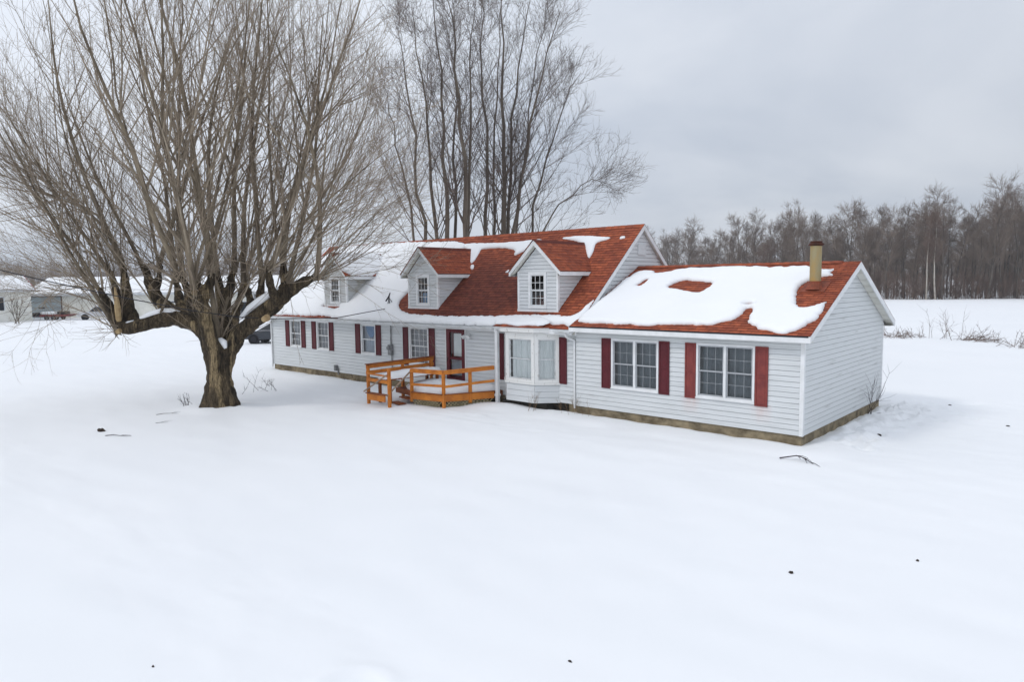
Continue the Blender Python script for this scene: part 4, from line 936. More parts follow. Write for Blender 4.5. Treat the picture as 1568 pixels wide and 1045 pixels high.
s5 = grow(KK + RNG.normal(0, .10, KK.shape) - UP * RNG.uniform(0, .25, (len(KK), 1)), UP * .7 + (KK - CC) * np.array([1, 1, 0]) * .10 + RNG.normal(0, .6, KK.shape), RNG.uniform(1.2, 4.2, len(KK)), RNG.uniform(.010, .018, len(KK)), 6, .10, .35, .3)
DR = [(184, 508, 105, 520), (184, 509, 150, 545), (183, 505, 80, 498), (181, 500, 110, 478), (186, 509, 200, 545), (182, 504, 120, 540), (480, 430, 560, 455), (478, 432, 530, 470), (482, 428, 590, 432)]
PD = np.array([pix(a, b, TD - .3) for a, b, *_ in DR]); TDp = np.array([pix(c, e, TD - .3 + rk.uniform(-.25, .25)) for *_, c, e in DR])
s6 = grow(PD, TDp - PD, np.linalg.norm(TDp - PD, axis=1) * .55, np.full(len(DR), .010), 6, .10, .1, .3)
p, d, f, rr = kids(np.concatenate([s5[0], s6[0]]), np.concatenate([s5[1], s6[1]]), 6, .2, 1.0, .35, .9)
s7 = grow(p, d, RNG.uniform(.3, 1.1, len(f)), np.full(len(f), .0062), 4, .12, .2, .4)
St = (np.concatenate([s1[0][:, :11], sF[0]]), np.concatenate([s1[1][:, :11], sF[1]]))
p, d, f, rr = kids(*St, 12, .10, .98, .32, .80)
L2 = (1 - f) * 3.2 + RNG.uniform(.6, 2.0, len(f)); s2 = grow(p, d, L2, np.clip(rr * .5, .0075, .026), 6, .08, .32, .3)
p, d, f, rr = kids(*s2, 5, .15, 1.0, .35, .85)
L3 = RNG.uniform(.35, 1.2, len(f)); s3 = grow(p, d, L3, np.full(len(f), .0052), 3, .10, .3, .45)
p, d, f, rr = kids(*s3, 1, .2, 1.0, .4, .9)
s4 = grow(p, d, RNG.uniform(.2, .55, len(f)), np.full(len(f), .0036), 2, .1, .1, .6)
np_mesh('leaders', *tubes([sb_], 7), 'leader_bark', tree)
np_mesh('shoots', *tubes([(s1[0][~big], s1[1][~big]), sF], 6), 'shoot', tree)
np_mesh('crown', *tubes([s2, s3, s4, s5, s6, s7], 3), 'twig', tree)
print('shade tree shoots', len(KP), 'twigs', len(L3), len(f))

# ---- two clumps of tall trees behind the house
def clump(name, label, depth, stems, rightward=0.0):
    b0 = at(np.mean([s[0] for s in stems]), depth, -.3); root = tag(empty(name, b0), label, 'tree', 'tall bare trees behind the house')
    P = []; R = []; curves = []
    for (pb, ym, pm, pt, yt, dd, r) in stems:
        a = np.array(at(pb, depth + dd, -.35)); m = pix(pm, ym, depth + dd); t = pix(pt, yt, depth + dd * 1.6)
        u = np.linspace(0, 1, 13)[:, None]; c = (1 - u) ** 2 * a + 2 * u * (1 - u) * (m * 1.0 + (m - (a + t) / 2) * .35) + u * u * t
        c += np.concatenate([np.zeros((2, 3)), RNG.normal(0, .10, (11, 3))]); curves.append(c); R.append(r * (1 - .9 * np.linspace(0, 1, 13) ** .8))
    st = (np.array(curves), np.array(R))
    np_mesh('trunk', *tubes([st], 9), 'rear_bark', root)
    p, d, f, rr = kids(*st, 21, .24, .99, .34, .74)
    if rightward: d = nrmz(d + RGT * RNG.uniform(0, rightward, (len(d), 1)))
    L1 = (1 - f) * 5.6 + RNG.uniform(.7, 2.0, len(f)); s1 = grow(p, d, L1, np.clip(rr * .38, .011, .06), 7, .08, .42, .25)
    p, d, f, rr = kids(*s1, 8, .15, 1.0, .35, .8); L2 = (1 - f) * 1.7 + RNG.uniform(.5, 1.3, len(f)); s2 = grow(p, d, L2, np.clip(rr * .5, .009, .022), 4, .1, .3, .4)
    p, d, f, rr = kids(*s2, 4, .15, 1.0, .4, .9); s3 = grow(p, d, RNG.uniform(.3, .95, len(f)), np.full(len(f), .007), 3, .12, .2, .5)
    p, d, f, rr = kids(*s3, 1, .2, 1.0, .4, .9); s4 = grow(p, d, RNG.uniform(.2, .5, len(f)), np.full(len(f), .005), 2, .1, .1, .6)
    np_mesh('crown', *tubes([s1, s2, s3, s4], 3), 'rear_twig', root)
clump('maple_tree', 'tall bare tree with several stems behind the middle dormer, nearer the shade tree', 41, [(660, 230, 640, 606, 40, 0, .16), (672, 230, 662, 632, 5, 1.0, .17), (690, 230, 682, 662, -12, .4, .21), (694, 230, 698, 696, -2, 1.4, .15), (712, 230, 710, 690, -16, -.2, .24), (717, 200, 718, 728, -8, .8, .16), (655, 260, 622, 584, 130, .6, .12)])
clump('maple_tree', 'tall bare tree with several stems behind the red ridge, right of its twin', 44, [(746, 230, 744, 736, -16, 0, .19), (757, 230, 756, 770, -14, 1.2, .14), (768, 230, 772, 768, -18, .3, .26), (775, 210, 780, 812, -6, .8, .18), (774, 210, 800, 858, 20, -.3, .18), (780, 260, 826, 888, 110, .5, .13), (778, 290, 840, 935, 278, 0, .10), (770, 250, 800, 838, 4, 1.6, .13)], .2)

# ---- the wood across the right-hand field
def wood_tree(name, h, spread, rng_seed, bark='wood_bark', twig='wood_twig', n1=26, up=.5, f0=.3, twr=.017):
    global RNG
    RNG = np.random.default_rng(rng_seed); root = empty(name, (0, 0, -.4))
    P = np.array([[0, 0, -.4]]); st = grow(P, np.array([[RNG.normal(0, .04), RNG.normal(0, .04), 1]]), np.array([h]), np.array([.012 * h]), 10, .035, .1, .12)
    np_mesh('trunk', *tubes([st], 6), bark, root)
    p, d, f, rr = kids(*st, n1, f0, .98, .45, .95); L1 = (1 - f) * spread + spread * RNG.uniform(.15, .5, len(f)); s1 = grow(p, d, L1, np.clip(rr * .45, .03, .14), 6, .13, up, .25)
    p, d, f, rr = kids(*s1, 9, .2, 1.0, .4, .95); L2 = (1 - f) * spread * .28 + RNG.uniform(.6, 1.6, len(f)); s2 = grow(p, d, L2, np.clip(rr * .5, .022, .05), 3, .14, .3, .4)
    p, d, f, rr = kids(*s2, 7, .2, 1.0, .4, 1.0); s3 = grow(p, d, RNG.uniform(.4, 1.3, len(f)), np.full(len(f), twr), 2, .14, .2, .5)
    np_mesh('crown', *tubes([s1, s2, s3], 3), twig, root)
    return root
kinds = [('broad bare tree in the wood across the right field', (21, 8.5, 101)), ('slender bare tree in the wood across the right field', (19, 5.0, 102)), ('bushy bare tree in the wood across the right field', (17, 6.5, 103)), ('forking bare tree in the wood across the right field', (22, 7.2, 104)), ('thin leaning bare tree in the wood across the right field', (16, 4.2, 105)), ('knotty bare tree in the wood across the right field', (20, 7.8, 106))]
protos = [(lb, wood_tree('woodland_tree', h, sp, sd_)) for lb, (h, sp, sd_) in kinds]
used_p = [False] * len(protos)
def wood_depth(px): return float(np.interp(px, [300, 560, 800, 1000, 1100, 1250, 1400, 1568, 1900], [420, 350, 300, 235, 190, 158, 141, 139, 137]))
rw = random.Random(21)
def place_wood(px, dep, sc, k=None):
    k = rw.randrange(len(protos)) if k is None else k; lb, pr = protos[k]
    o = copy_tree(pr) if used_p[k] else pr; used_p[k] = True
    x, y, _ = at(px, dep); o.location = (x, y, -.4); o.rotation_euler = (0, 0, rw.uniform(0, 6.28)); o.scale = (sc, sc, sc * rw.uniform(.92, 1.08))
    tag(o, lb, 'tree', 'bare trees of the far wood')
px = 1000
row = 0
tops = lambda px: float(np.interp(px, [1000, 1060, 1140, 1250, 1350, 1450, 1510, 1568, 1800], [362, 352, 338, 330, 310, 330, 300, 285, 280]))
for row, (d0, st) in enumerate(((2, 21), (10, 17), (20, 15))):
    px = 985 + row * 5
    while px < 1680:
        pj = px + rw.uniform(-6, 6); dep = wood_depth(pj) + d0 + rw.uniform(-3, 4); hgt = (432 - tops(pj) + rw.choice([-22, -14, -6, 0, 8, 16, 30, 40]) + rw.uniform(-6, 6)) / FPX * dep * .74 + 4.3
        k = rw.randrange(6); hb = kinds[k][1][0] * .95
        place_wood(pj, dep, max(.42, min(1.25, hgt / hb * (.88 if row == 0 else .95))), k); px += st * (1 if px < 1600 else 2)
for (px_, lb, hs) in ((1418, 'pale barked bare tree with a crooked stem in front of the far wood', 1.0), (1432, 'pale barked bare tree with a straight stem at the wood edge', 1.08), (1174, 'small pale barked tree behind the low wing ridge', .8)):
    o = wood_tree('woodland_tree', 15 * hs, 4.5, 200 + px_, 'pale_bark', 'brush', 18, .7, .35); dep = wood_depth(px_) - 1; x, y, _ = at(px_, dep); o.location = (x, y, -.4); tag(o, lb, 'tree')
RNG = np.random.default_rng(77)
def tube_mass(name, N, xy, h, r, m, label, n1=18, n2=6, spread=.3, n3=0):
    X = np.array([[*xy(), -.4] for _ in range(N)]); hh = h(N); st = grow(X, np.tile([0, 0, 1.0], (N, 1)) + RNG.normal(0, .06, (N, 3)), hh, hh * r, 6, .04, .1, .15)
    p, d, f, rr = kids(*st, n1, .22, .98, .5, 1.0); hp = np.repeat(hh, n1); L1 = hp * spread * ((1 - f) * .8 + RNG.uniform(.2, .5, len(f))); s1 = grow(p, d, L1, np.clip(rr * .45, .025, .12), 4, .13, .4, .3)
    p, d, f, rr = kids(*s1, n2, .2, 1.0, .4, 1.0); L2 = np.repeat(L1, n2) * RNG.uniform(.2, .5, len(f)); s2 = grow(p, d, L2, np.full(len(f), .022), 2, .15, .3, .5); S = [st, s1, s2]
    if n3: p, d, f, rr = kids(*s2, n3, .2, 1.0, .4, 1.0); S.append(grow(p, d, RNG.uniform(.5, 1.3, len(f)), np.full(len(f), .018), 2, .15, .2, .5))
    o = np_mesh(name, *tubes(S, 3), m); tag(o, label, kind='stuff'); return o
def deep():
    px = RNG.uniform(760, 1720); dep = wood_depth(px) + 26 + RNG.uniform(0, 60); return at(px, dep)[:2]
tube_mass('deep_wood', 650, deep, lambda n: RNG.uniform(7, 12.5, n), .009, 'wood_twig', 'dense grey mass of bare trees deep in the wood', 20, 7, .3, 2)
def edge():
    px = RNG.uniform(980, 1720); dep = wood_depth(px) + abs(RNG.normal(0, 5)) - 1; return at(px, dep)[:2]
tube_mass('undergrowth', 1500, edge, lambda n: RNG.uniform(1.2, 6.0, n), .010, 'brush', 'brown brush along the foot of the far wood', 10, 4, .42)
def leftwood():
    px = RNG.uniform(-260, 640); dep = float(np.interp(px, [-260, 300, 640], [300, 330, 380])) + RNG.uniform(0, 70); return at(px, dep)[:2]
tube_mass('far_treeline', 850, leftwood, lambda n: RNG.uniform(9, 19, n), .012, 'wood_twig', 'low grey line of bare trees beyond the outbuildings', 16, 6, .34, 1)

# ------------------------------------------------------------------ outbuildings at the left
def frame_at(px, depth, rz):
    x, y, _ = at(px, depth); return empty('x', (x, y, -.3), rz)
def lbuild(mb, name, m, parent, **k): return mb.build(name, m, parent, world=False, **k)
RZ = math.atan2(RGT[1], RGT[0])
def shed(name, label, px, depth, rz, L, Dp, he, hr, redrake=False, openings=(), doors=(), wallmat='outwall'):
    o = frame_at(px, depth, rz); o.name = name; tag(o, label, 'outbuilding')
    w = MB(); w.prism([(0, 0, 0), (0, Dp, 0), (0, Dp, he), (0, Dp / 2, hr - .15), (0, 0, he)], (L, 0, 0)); lbuild(w, 'wall', wallmat, o)
    rf_ = MB(); t = .12; e = .4; s_ = (hr - he) / (Dp / 2)
    for sg in (0, 1):
        ya = -e if sg == 0 else Dp + e; za = he - s_ * e
        rf_.prism([(-e, ya, za), (-e, Dp / 2, hr), (-e, Dp / 2, hr + t), (-e, ya, za + t)], (L + 2 * e, 0, 0))
    ro = lbuild(rf_, 'roof', 'outtrim', o)
    sn = MB()
    for sg in (0, 1):
        ya = -e if sg == 0 else Dp + e; za = he - s_ * e
        sn.prism([(-e + .05, ya, za + t), (-e + .05, Dp / 2, hr + t), (-e + .05, Dp / 2, hr + t + .16), (-e + .05, ya, za + t + .14)], (L + 2 * e - .1, 0, 0))
    lbuild(sn, 'snow_cover', 'snow', ro, bevel=.05)
    f_ = MB(); f_.box(-e, L + e, -e - .04, -e, he - s_ * e - .16, he - s_ * e + t); lbuild(f_, 'fascia', 'outtrim', o)
    if redrake:
        f_ = MB()
        for ya in (-e, Dp + e): f_.bar((L + e + .03, ya, he - s_ * e + .05), (L + e + .03, Dp / 2, hr + .05), .05, .28)
        lbuild(f_, 'rake_board', 'redtrim', o)
    for (nm, x0, x1, z0, z1, m_) in openings:
        d_ = MB(); d_.box(x0, x1, -.06, .1, z0, z1); po = lbuild(d_, nm, m_, o)
        fr_ = MB(); tt = .1
        fr_.box(x0 - tt, x0 - .004, -.1, .1, z0, z1 + tt); fr_.box(x1 + .004, x1 + tt, -.1, .1, z0, z1 + tt); fr_.box(x0 - .004, x1 + .004, -.1, .1, z1 + .004, z1 + tt)
        lbuild(fr_, 'frame', 'outtrim' if m_ != 'garage' else 'rust_dark', po)
        if nm == 'garage_door':
            for k in range(1, 4):
                pl_ = MB(); zz = z0 + (z1 - z0) * k / 4; pl_.box(x0 + .01, x1 - .01, -.075, -.062, zz - .03, zz + .03); lbuild(pl_, 'panel_joint', 'grey_metal', po)
            pl_ = MB(); pl_.box(x0 + (x1 - x0) * .24, x0 + (x1 - x0) * .46, -.08, -.062, z0 + (z1 - z0) * .45, z0 + (z1 - z0) * .52); lbuild(pl_, 'vent', 'black', po)
    return o
d2_ = 97.0; ppm2 = FPX / d2_
shed('long_outbuilding', 'long low pale outbuilding with snowy roof and blue garage door behind the shade tree', 44, d2_, RZ, 42, 11, 3.45, 5.55, openings=(('garage_door', .55, 4.75, 0, 3.0, 'garage'), ('window', 26.2, 26.9, 1.9, 2.1, 'black'), ('door', 29.9, 31.4, 0.0, 2.0, 'interior'), ('window', 31.8, 33.0, 2.1, 3.2, 'grey_metal'), ('window', 20.2, 20.9, 2.0, 2.15, 'black')))
_sx, _sy, _ = at(50, 89); _v = Vector((_sx, _sy - 15.2, 0)) - Vector(tuple(CAM)); _d = _v.x * FWD[0] + _v.y * FWD[1]; _p = 784 + (_v.x * RGT[0] + _v.y * RGT[1]) / _d * FPX
shed('small_outbuilding', 'white outbuilding with red roof edge and dark window at the left border', _p, _d, math.pi / 2, 15.2, 9, 4.1, 5.7, redrake=True, openings=(('window', 11.2, 12.25, 1.5, 3.1, 'interior'), ('window', 4, 5.2, 1.5, 3.1, 'interior')))

# ------------------------------------------------------------------ vehicles
def wheel(root, x, y, z, r, w, side):
    t = MB(); n = 20; prof = [(0.62 * r, -w / 2), (.9 * r, -w / 2), (r, -w / 2 + .03), (r, w / 2 - .03), (.9 * r, w / 2), (.62 * r, w / 2)]
    rings = [[(x + pr * math.cos(2 * math.pi * k / n), y + o_, z + pr * math.sin(2 * math.pi * k / n)) for k in range(n)] for pr, o_ in prof]
    for a, b in zip(rings, rings[1:] + rings[:1]):
        for k in range(n): t.face([a[k], a[(k + 1) % n], b[(k + 1) % n], b[k]])
    wo_ = lbuild(t, 'wheel', 'tyre', root, smooth=True)
    r_ = MB(); yy = y + side * (w / 2 - .03)
    for k in range(5):
        a = 2 * math.pi * k / 5; r_.bar((x + .06 * math.cos(a), yy, z + .06 * math.sin(a)), (x + .63 * r * math.cos(a), yy, z + .63 * r * math.sin(a)), .07, .025, up=(0, 1, 0))
    r_.tube([(x, yy - .012, z), (x, yy + .012, z)], .09, 12)
    for k in range(n):
        a0, a1 = 2 * math.pi * k / n, 2 * math.pi * (k + 1) / n
        r_.face([(x + q * r * math.cos(a_), yy, z + q * r * math.sin(a_)) for q, a_ in ((.58, a0), (.66, a0), (.66, a1), (.58, a1))])
    lbuild(r_, 'rim', 'rim', wo_)
def car(name, label, cat, loc, rz, paint, prof, cab, width, wheels, wr, snowtop=False):
    """body lofted from a side profile, narrower glasshouse on top"""
    o = tag(empty(name, loc, rz), label, cat); hw = width / 2
    def loft(P, ins, ztop, zbot):
        mb = MB(); n = len(P); lay = []
        for s_, f_ in ((-1, .90), (-1, 1.0), (1, 1.0), (1, .90)):
            cxm = sum(p[0] for p in P) / n; czm = sum(p[1] for p in P) / n
            lay.append([(cxm + (x - cxm) * (1 if f_ == 1 else .975), s_ * (hw * (1 if f_ == 1 else 1.0) - ins * max(0, (z - zbot) / (ztop - zbot)) - (0 if f_ == 1 else -.0)) - (s_ * .07 if f_ == 1 else 0), czm + (z - czm) * (1 if f_ == 1 else .93)) for x, z in P])
        lay = [lay[0], lay[1], lay[2], lay[3]]
        for a, b in zip(lay, lay[1:]):
            for k in range(n): mb.face([a[k], a[(k + 1) % n], b[(k + 1) % n], b[k]])
        mb.face(lay[0]); mb.face(lay[3][::-1]); return mb
    b = loft(prof, .05, max(p[1] for p in prof), min(p[1] for p in prof)); bo = lbuild(b, 'body', paint, o, bevel=.03)
    zt = max(p[1] for p in cab); zb = min(p[1] for p in cab); c = loft(cab, .22, zt, zb); lbuild(c, 'cabin', paint, o, bevel=.03)
    g_ = MB(); cxm = sum(p[0] for p in cab) / len(cab)
    cab2 = [(cxm + (x - cxm) * .93, zb + .05 + (z - zb) * .84) for x, z in cab]
    for s_ in (-1, 1):
        pts = [(x, s_ * (hw - .22 * max(0, (z - zb) / (zt - zb)) + .012), z) for x, z in cab2]; g_.face(pts if s_ > 0 else pts[::-1])
    lbuild(g_, 'side_window', 'carglass', o)
    (xa, za), (xb, zb_) = cab[0], cab[1]; (xc, zc_), (xd, zd) = cab[-1], cab[-2]
    for nm, (x0, z0, x1, z1) in (('windscreen', (xa, za, xb, zb_)), ('rear_window', (xc, zc_, xd, zd))):
        g_ = MB(); o_ = -.015 if x0 < cxm else .015; f0, f1 = .12, .9
        def L_(f): return (x0 + (x1 - x0) * f + o_, z0 + (z1 - z0) * f)
        (u0, v0), (u1, v1) = L_(f0), L_(f1); g_.face([(u0, -hw + .2, v0), (u0, hw - .2, v0), (u1, hw - .33, v1), (u1, -hw + .33, v1)]); lbuild(g_, nm, 'carglass', o)
    tr = MB(); tr.bar((cab2[0][0], -hw - .002, zb + .03), (cab2[-1][0], -hw - .002, zb + .03), .012, .03); lbuild(tr, 'window_trim', 'chrome', o)
    lp = MB(); xmin = min(p[0] for p in prof); xmax = max(p[0] for p in prof)
    for x_ in (xmin + .05, xmax - .05):
        for s_ in (-1, 1):
            l_ = MB(); l_.box(x_ - .09, x_ + .09, s_ * hw - .22 if s_ > 0 else s_ * hw + .06, s_ * hw - .06 if s_ > 0 else s_ * hw + .22, .66, .78); lbuild(l_, 'headlight' if x_ < 0 else 'tail_light', 'chrome' if x_ < 0 else 'redpaint', o)
    for x_ in wheels:
        for s_ in (-1, 1):
            a_ = MB(); a_.tube([(x_, s_ * (hw - .2), wr), (x_, s_ * (hw + .004), wr)], wr * 1.13, 20); lbuild(a_, 'wheel_arch', 'black', o)
            wheel(o, x_, s_ * (hw - .085), wr, wr, .2, s_)
    if snowtop:
        s_ = MB(); xs = [p[0] for p in cab if p[1] > zt - .1]; s_.box(min(xs), max(xs), -hw + .25, hw - .25, zt + .0, zt + .14); lbuild(s_, 'snow', 'snow', o, bevel=.05)
    return o
SUV = [(-2.2, .35), (-2.28, .62), (-2.1, .86), (-1.0, 1.0), (1.9, 1.04), (2.25, .98), (2.32, .6), (2.2, .35)]
SUVC = [(-1.15, .98), (-.25, 1.50), (.5, 1.57), (1.5, 1.5), (2.15, 1.02)]
TRK = [(-2.6, .45), (-2.66, .75), (-2.5, 1.0), (-1.2, 1.08), (2.6, 1.08), (2.66, .6), (2.5, .45)]
TRKC = [(-1.3, 1.05), (-.6, 1.75), (.9, 1.78), (1.15, 1.06)]
x, y, _ = at(424, 51.0); car('parked_car', 'dark slate car parked beyond the left end of the house', 'car', (x, y, -.27), RZ - .12, 'carpaint', SUV, SUVC, 1.85, (-1.4, 1.45), .36)
x, y, _ = at(154, 92); car('pickup_truck', 'white pickup truck in snow before the long outbuilding', 'truck', (x, y, -.3), RZ + .5, 'carwhite', TRK, TRKC, 1.95, (-1.7, 1.7), .38, True)
x, y, _ = at(326, 84); car('parked_truck', 'red snow topped truck seen through the fork of the shade tree', 'truck', (x, y, -.3), RZ + .1, 'redpaint', TRK, TRKC, 1.95, (-1.7, 1.7), .40, True)
# flat red trailer under snow
x, y, _ = at(84, 92); tr = tag(empty('flatbed_trailer', (x, y, -.3), RZ), 'red flatbed trailer under snow in front of the blue garage door', 'trailer')
m_ = MB(); m_.prism([(-2.2, -1, .45), (1.9, -1, .45), (2.5, -1, .62), (2.5, -1, .75), (-2.2, -1, .75)], (0, 2, 0)); lbuild(m_, 'bed', 'redpaint', tr, bevel=.03)
m_ = MB(); m_.box(-2.5, -1.3, -1.02, 1.02, .5, 1.0); lbuild(m_, 'toolbox', 'black', tr, bevel=.03)
m_ = MB(); m_.bar((2.4, 0, .6), (3.3, -.1, .85), .12, .12); lbuild(m_, 'drawbar', 'redpaint', tr)
m_ = MB(); m_.box(.95, 1.5, -.9, .9, .75, 1.15); lbuild(m_, 'crate', 'black', tr, bevel=.03)
m_ = MB(); m_.box(-1.25, .9, -.97, .97, .75, 1.12); lbuild(m_, 'snow', 'snow', tr, bevel=.14)
for x_ in (-.4, .5):
    for s_ in (-1, 1): wheel(tr, x_, s_ * 1.0, .3, .3, .18, s_)

# ------------------------------------------------------------------ overhead cable
mp_ = np.array([-17.36, .42, 3.3]); pts = []
ctrl = [pix(596, 472, np.dot(mp_ - CAM, _f)), pix(516, 487, 27.2), pix(420, 488.5, 24.4), pix(364, 486, 22.8), pix(295, 476, 21.6), pix(194, 457, 20.9), pix(60, 428, 20.2), pix(-120, 385, 19.6), pix(-420, 300, 19.0)]
cm = MB(); cm.tube(ctrl, .016, 6); tag(cm.build('utility_cable', 'black', None), 'black service cable sagging from the roof past the forked tree trunk', 'cable')

# ------------------------------------------------------------------ dry plants, twigs and debris on the snow
def bush(name, label, cat, xy, h, n, spread, m, rad=.006, n2=5, lean=(0, 0, 0), wid=.25, group=None, trop=.2):
    global RNG
    z = ground_z(*xy) - .03; N = n; P = np.array([[xy[0], xy[1], z]] * N) + RNG.normal(0, wid, (N, 3)) * np.array([1, 1, 0])
    D = np.tile([0, 0, 1.0], (N, 1)) + RNG.normal(0, spread, (N, 3)) * np.array([1, 1, .3]) + np.array(lean)
    root = tag(empty(name, (xy[0], xy[1], z)), label, cat, group)
    s1 = grow(P, D, RNG.uniform(.5, 1.0, N) * h, np.full(N, rad), 5, .10, trop, .4); p, d, f, rr = kids(*s1, n2, .25, 1, .4, 1.0)
    s2 = grow(p, d, RNG.uniform(.12, .4, len(f)) * h, np.full(len(f), rad * .55), 3, .14, .1, .5)
    np_mesh('stems', *tubes([s1], 4), m, root); np_mesh('twigs', *tubes([s2], 3), m, root); return root
bush('dry_shrub', 'small leafless shrub poking out of the snow right of the trunk', 'shrub', (-19.74, -4.12), .9, 9, .8, 'twig_dark', .009, 5, wid=.45)
bush('dry_grass', 'tuft of broken stems left of the tree trunk foot', 'grass', (-18.6, -7.7), .55, 12, .45, 'twig_dark', .008, 2, wid=.12, lean=(-.3, -.2, 0))
bush('bare_sapling', 'bare sapling growing against the low wing gable wall', 'sapling', (.22, 5.35), 1.6, 5, .22, 'twig_dark', .008, 6, wid=.05, trop=.5)
bush('dry_weed', 'clump of dead yellow weeds below the white downspout', 'weed', (-7.0, -.25), .75, 12, .3, 'weed', .005, 5, wid=.3)
bush('dry_weed', 'single dead weed under the bay window', 'weed', (-8.5, -.75), .75, 5, .3, 'weed', .006, 6, wid=.1)
bush('dry_weed', 'low dark weeds against the foundation beside the long rail', 'weed', (-19.7, -.15), .4, 8, .4, 'twig_dark', .005, 4, wid=.25)
bush('brush_clump', 'low rust coloured brush clump just beyond the wing eave', 'shrub', (-5.98, 38.46), 1.0, 60, 1.6, 'brush', .014, 4, wid=.9, lean=(-.3, -.2, 0))
bush('brush_clump', 'long heap of fallen red brown brush in the right field', 'shrub', (-1.6, 38.0), 1.4, 60, 1.9, 'brush', .015, 4, wid=.6, lean=(1.3, .9, -.1), trop=-.2)
bush('brush_clump', 'brown brush at the right border of the field', 'shrub', (1.8, 34.6), 1.1, 60, 1.8, 'brush', .014, 4, wid=.8)
bush('tall_weed', 'tall thin dead weed stalks left of the brush heap', 'weed', (-3.6, 38.6), 2.4, 9, .30, 'brush', .012, 5, wid=.5)
bush('tall_weed', 'single dead stalk between the brush clumps', 'weed', (-4.7, 38.6), 1.3, 2, .08, 'brush', .012, 2, wid=.1)
bush('yard_tree', 'thin bare young tree against the left outbuilding', 'tree', at(24, 82)[:2], 4.6, 5, .28, 'rear_bark', .05, 8, wid=.15)
def fallen(name, label, pts, r, n2, m='twig_dark', cat='branch'):
    P = [Vector((x, y, ground_z(x, y) + h)) for x, y, h in pts]; mb = MB(); mb.tube(P, [r * (1 - .6 * i / (len(P) - 1)) for i in range(len(P))], 6)
    rr_ = random.Random(len(label))
    for k in range(n2):
        i = rr_.randrange(1, len(P) - 1); d = (P[i + 1] - P[i]).normalized(); q = P[i] + (d + Vector((rr_.uniform(-.7, .7), rr_.uniform(-.7, .7), rr_.uniform(0, .15)))) * rr_.uniform(.12, .35); mb.tube([P[i], (P[i] + q) / 2 + Vector((0, 0, .02)), q], [r * .5, r * .4, r * .25], 5)
    return tag(mb.build(name, m, None), label, cat)
fallen('fallen_branch', 'curved dark branch lying on the snow before the house corner', [(.05, -1.64, .02), (.2, -1.55, .06), (.38, -1.45, .10), (.55, -1.45, .08), (.7, -1.5, .03), (.8, -1.55, .01)], .018, 7)
fallen('fallen_twig', 'thin twigs on the snow below the dark clod at left', [(-15.7, -11.25, .01), (-15.5, -11.1, .03), (-15.2, -11.0, .02), (-15.0, -10.8, .01)], .012, 3)
fallen('fallen_twig', 'thin twig half way between clod and trunk', [(-17.9, -9.0, .01), (-17.8, -8.8, .03), (-17.7, -8.6, .02), (-17.5, -8.45, .01)], .009, 2)
fallen('fallen_twig', 'pale stick hanging under the broken end of the left limb', [(-16.4, -9.6, .01), (-16.3, -9.5, .02), (-16.2, -9.3, .01)], .008, 1)['label'] = 'short thin twig on open snow left of the trunk'
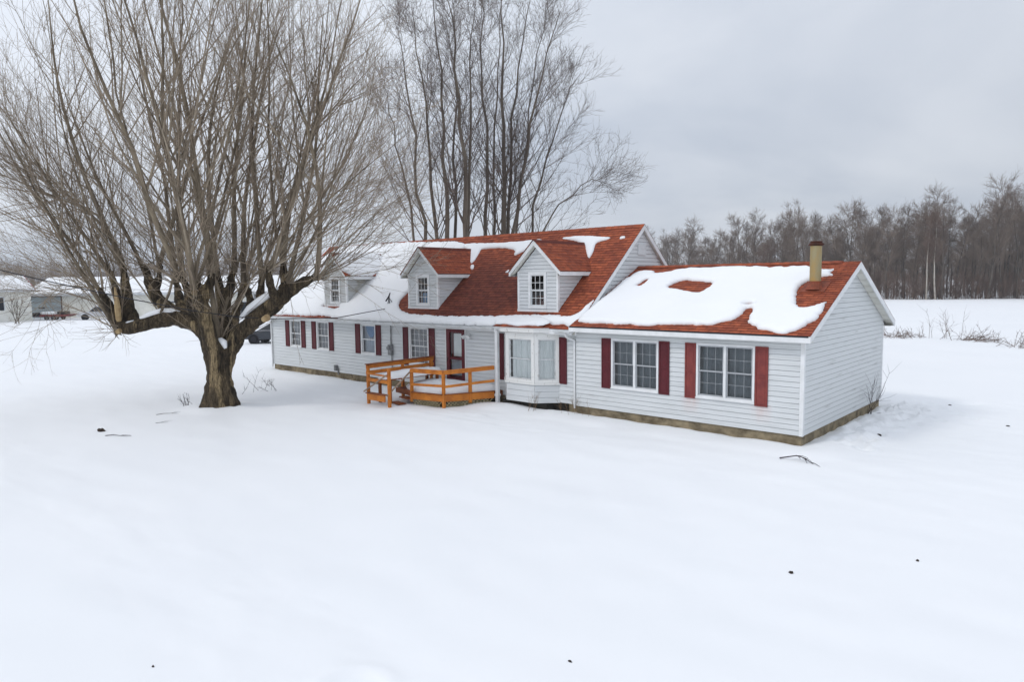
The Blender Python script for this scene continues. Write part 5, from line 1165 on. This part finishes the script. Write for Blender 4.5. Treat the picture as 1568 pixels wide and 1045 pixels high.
def clod(name, label, x, y, sx, sy, sz, m='leaf', group='dark specks scattered on the snow', cat='leaf', seed=0):
    mb = MB(); n = 9; rr_ = random.Random(seed + int(x * 100)); z = ground_z(x, y)
    ring = [(x + sx * (1 + rr_.uniform(-.4, .4)) * math.cos(2 * math.pi * k / n), y + sy * (1 + rr_.uniform(-.4, .4)) * math.sin(2 * math.pi * k / n), z + rr_.uniform(0, .4) * sz) for k in range(n)]
    top = [(x + (p[0] - x) * .55 + rr_.uniform(-.2, .2) * sx, y + (p[1] - y) * .55, z + sz * rr_.uniform(.7, 1.1)) for p in ring]
    bot = [(p[0], p[1], z - .03) for p in ring]
    mb.poly(bot + ring + top, [(i, (i + 1) % n, n + (i + 1) % n, n + i) for i in range(n)] + [(n + i, n + (i + 1) % n, 2 * n + (i + 1) % n, 2 * n + i) for i in range(n)] + [tuple(range(2 * n, 3 * n))])
    return tag(mb.build(name, m, None, smooth=False), label, cat, group)
clod('dead_leaf', 'small dead leaf on the open snow below the two wing windows', 2.62, -8.0, .035, .03, .03)
clod('dead_leaf', 'dark speck on the snow lower right of the house corner', 3.91, -6.3, .022, .018, .02)
clod('dead_leaf', 'black leaf near the bottom edge of the snow', 1.58, -12.02, .028, .018, .02)
clod('dead_leaf', 'dark clod of leaves left of the tree trunk', -16.59, -11.08, .2, .11, .08)
clod('dead_leaf', 'dark speck beside the gable end footprints', 1.25, 2.31, .045, .03, .03)
clod('dead_leaf', 'dark speck near the right border in the side yard', 3.68, 6.25, .045, .03, .03)
clod('dead_leaf', 'dark speck next to the thawed hole', 1.75, 9.2, .05, .03, .03)
clod('dead_leaf', 'dark speck above the right border beyond the hole', 4.6, 10.5, .05, .03, .03)
clod('dead_leaf', 'tiny leaf by the bottom edge left of centre', -1.93, -15.2, .018, .012, .015)
clod('dead_leaf', 'tiny speck on the snow at the lower left', -6.9, -16.0, .02, .014, .015)
mb = MB(); n = 24; mb.face([(2.1 + .34 * math.cos(2 * math.pi * k / n) * (1 + .2 * math.sin(3 * k)), 10.04 + .20 * math.sin(2 * math.pi * k / n), -.46) for k in range(n)])
tag(mb.build('puddle', 'leaf', None), 'thawed dark puddle in the snow of the side yard', kind='structure')

# ------------------------------------------------------------------ winter haze
mb = MB(); mb.box(-1450, 850, -250, 1500, -2.5, 34)
hz = mb.build('haze', 'dark'); tag(hz, 'thin winter haze over the snowy fields', kind='stuff')
hm = bpy.data.materials.new('haze'); hm.use_nodes = True; hm.node_tree.nodes.clear()
pv = nn(hm.node_tree, 'ShaderNodeVolumePrincipled', Density=.0005); pv.inputs['Color'].default_value = (.93, .95, 1, 1); ho = nn(hm.node_tree, 'ShaderNodeOutputMaterial')
hm.node_tree.links.new(pv.outputs[0], ho.inputs['Volume']); hz.data.materials.clear(); hz.data.materials.append(hm)
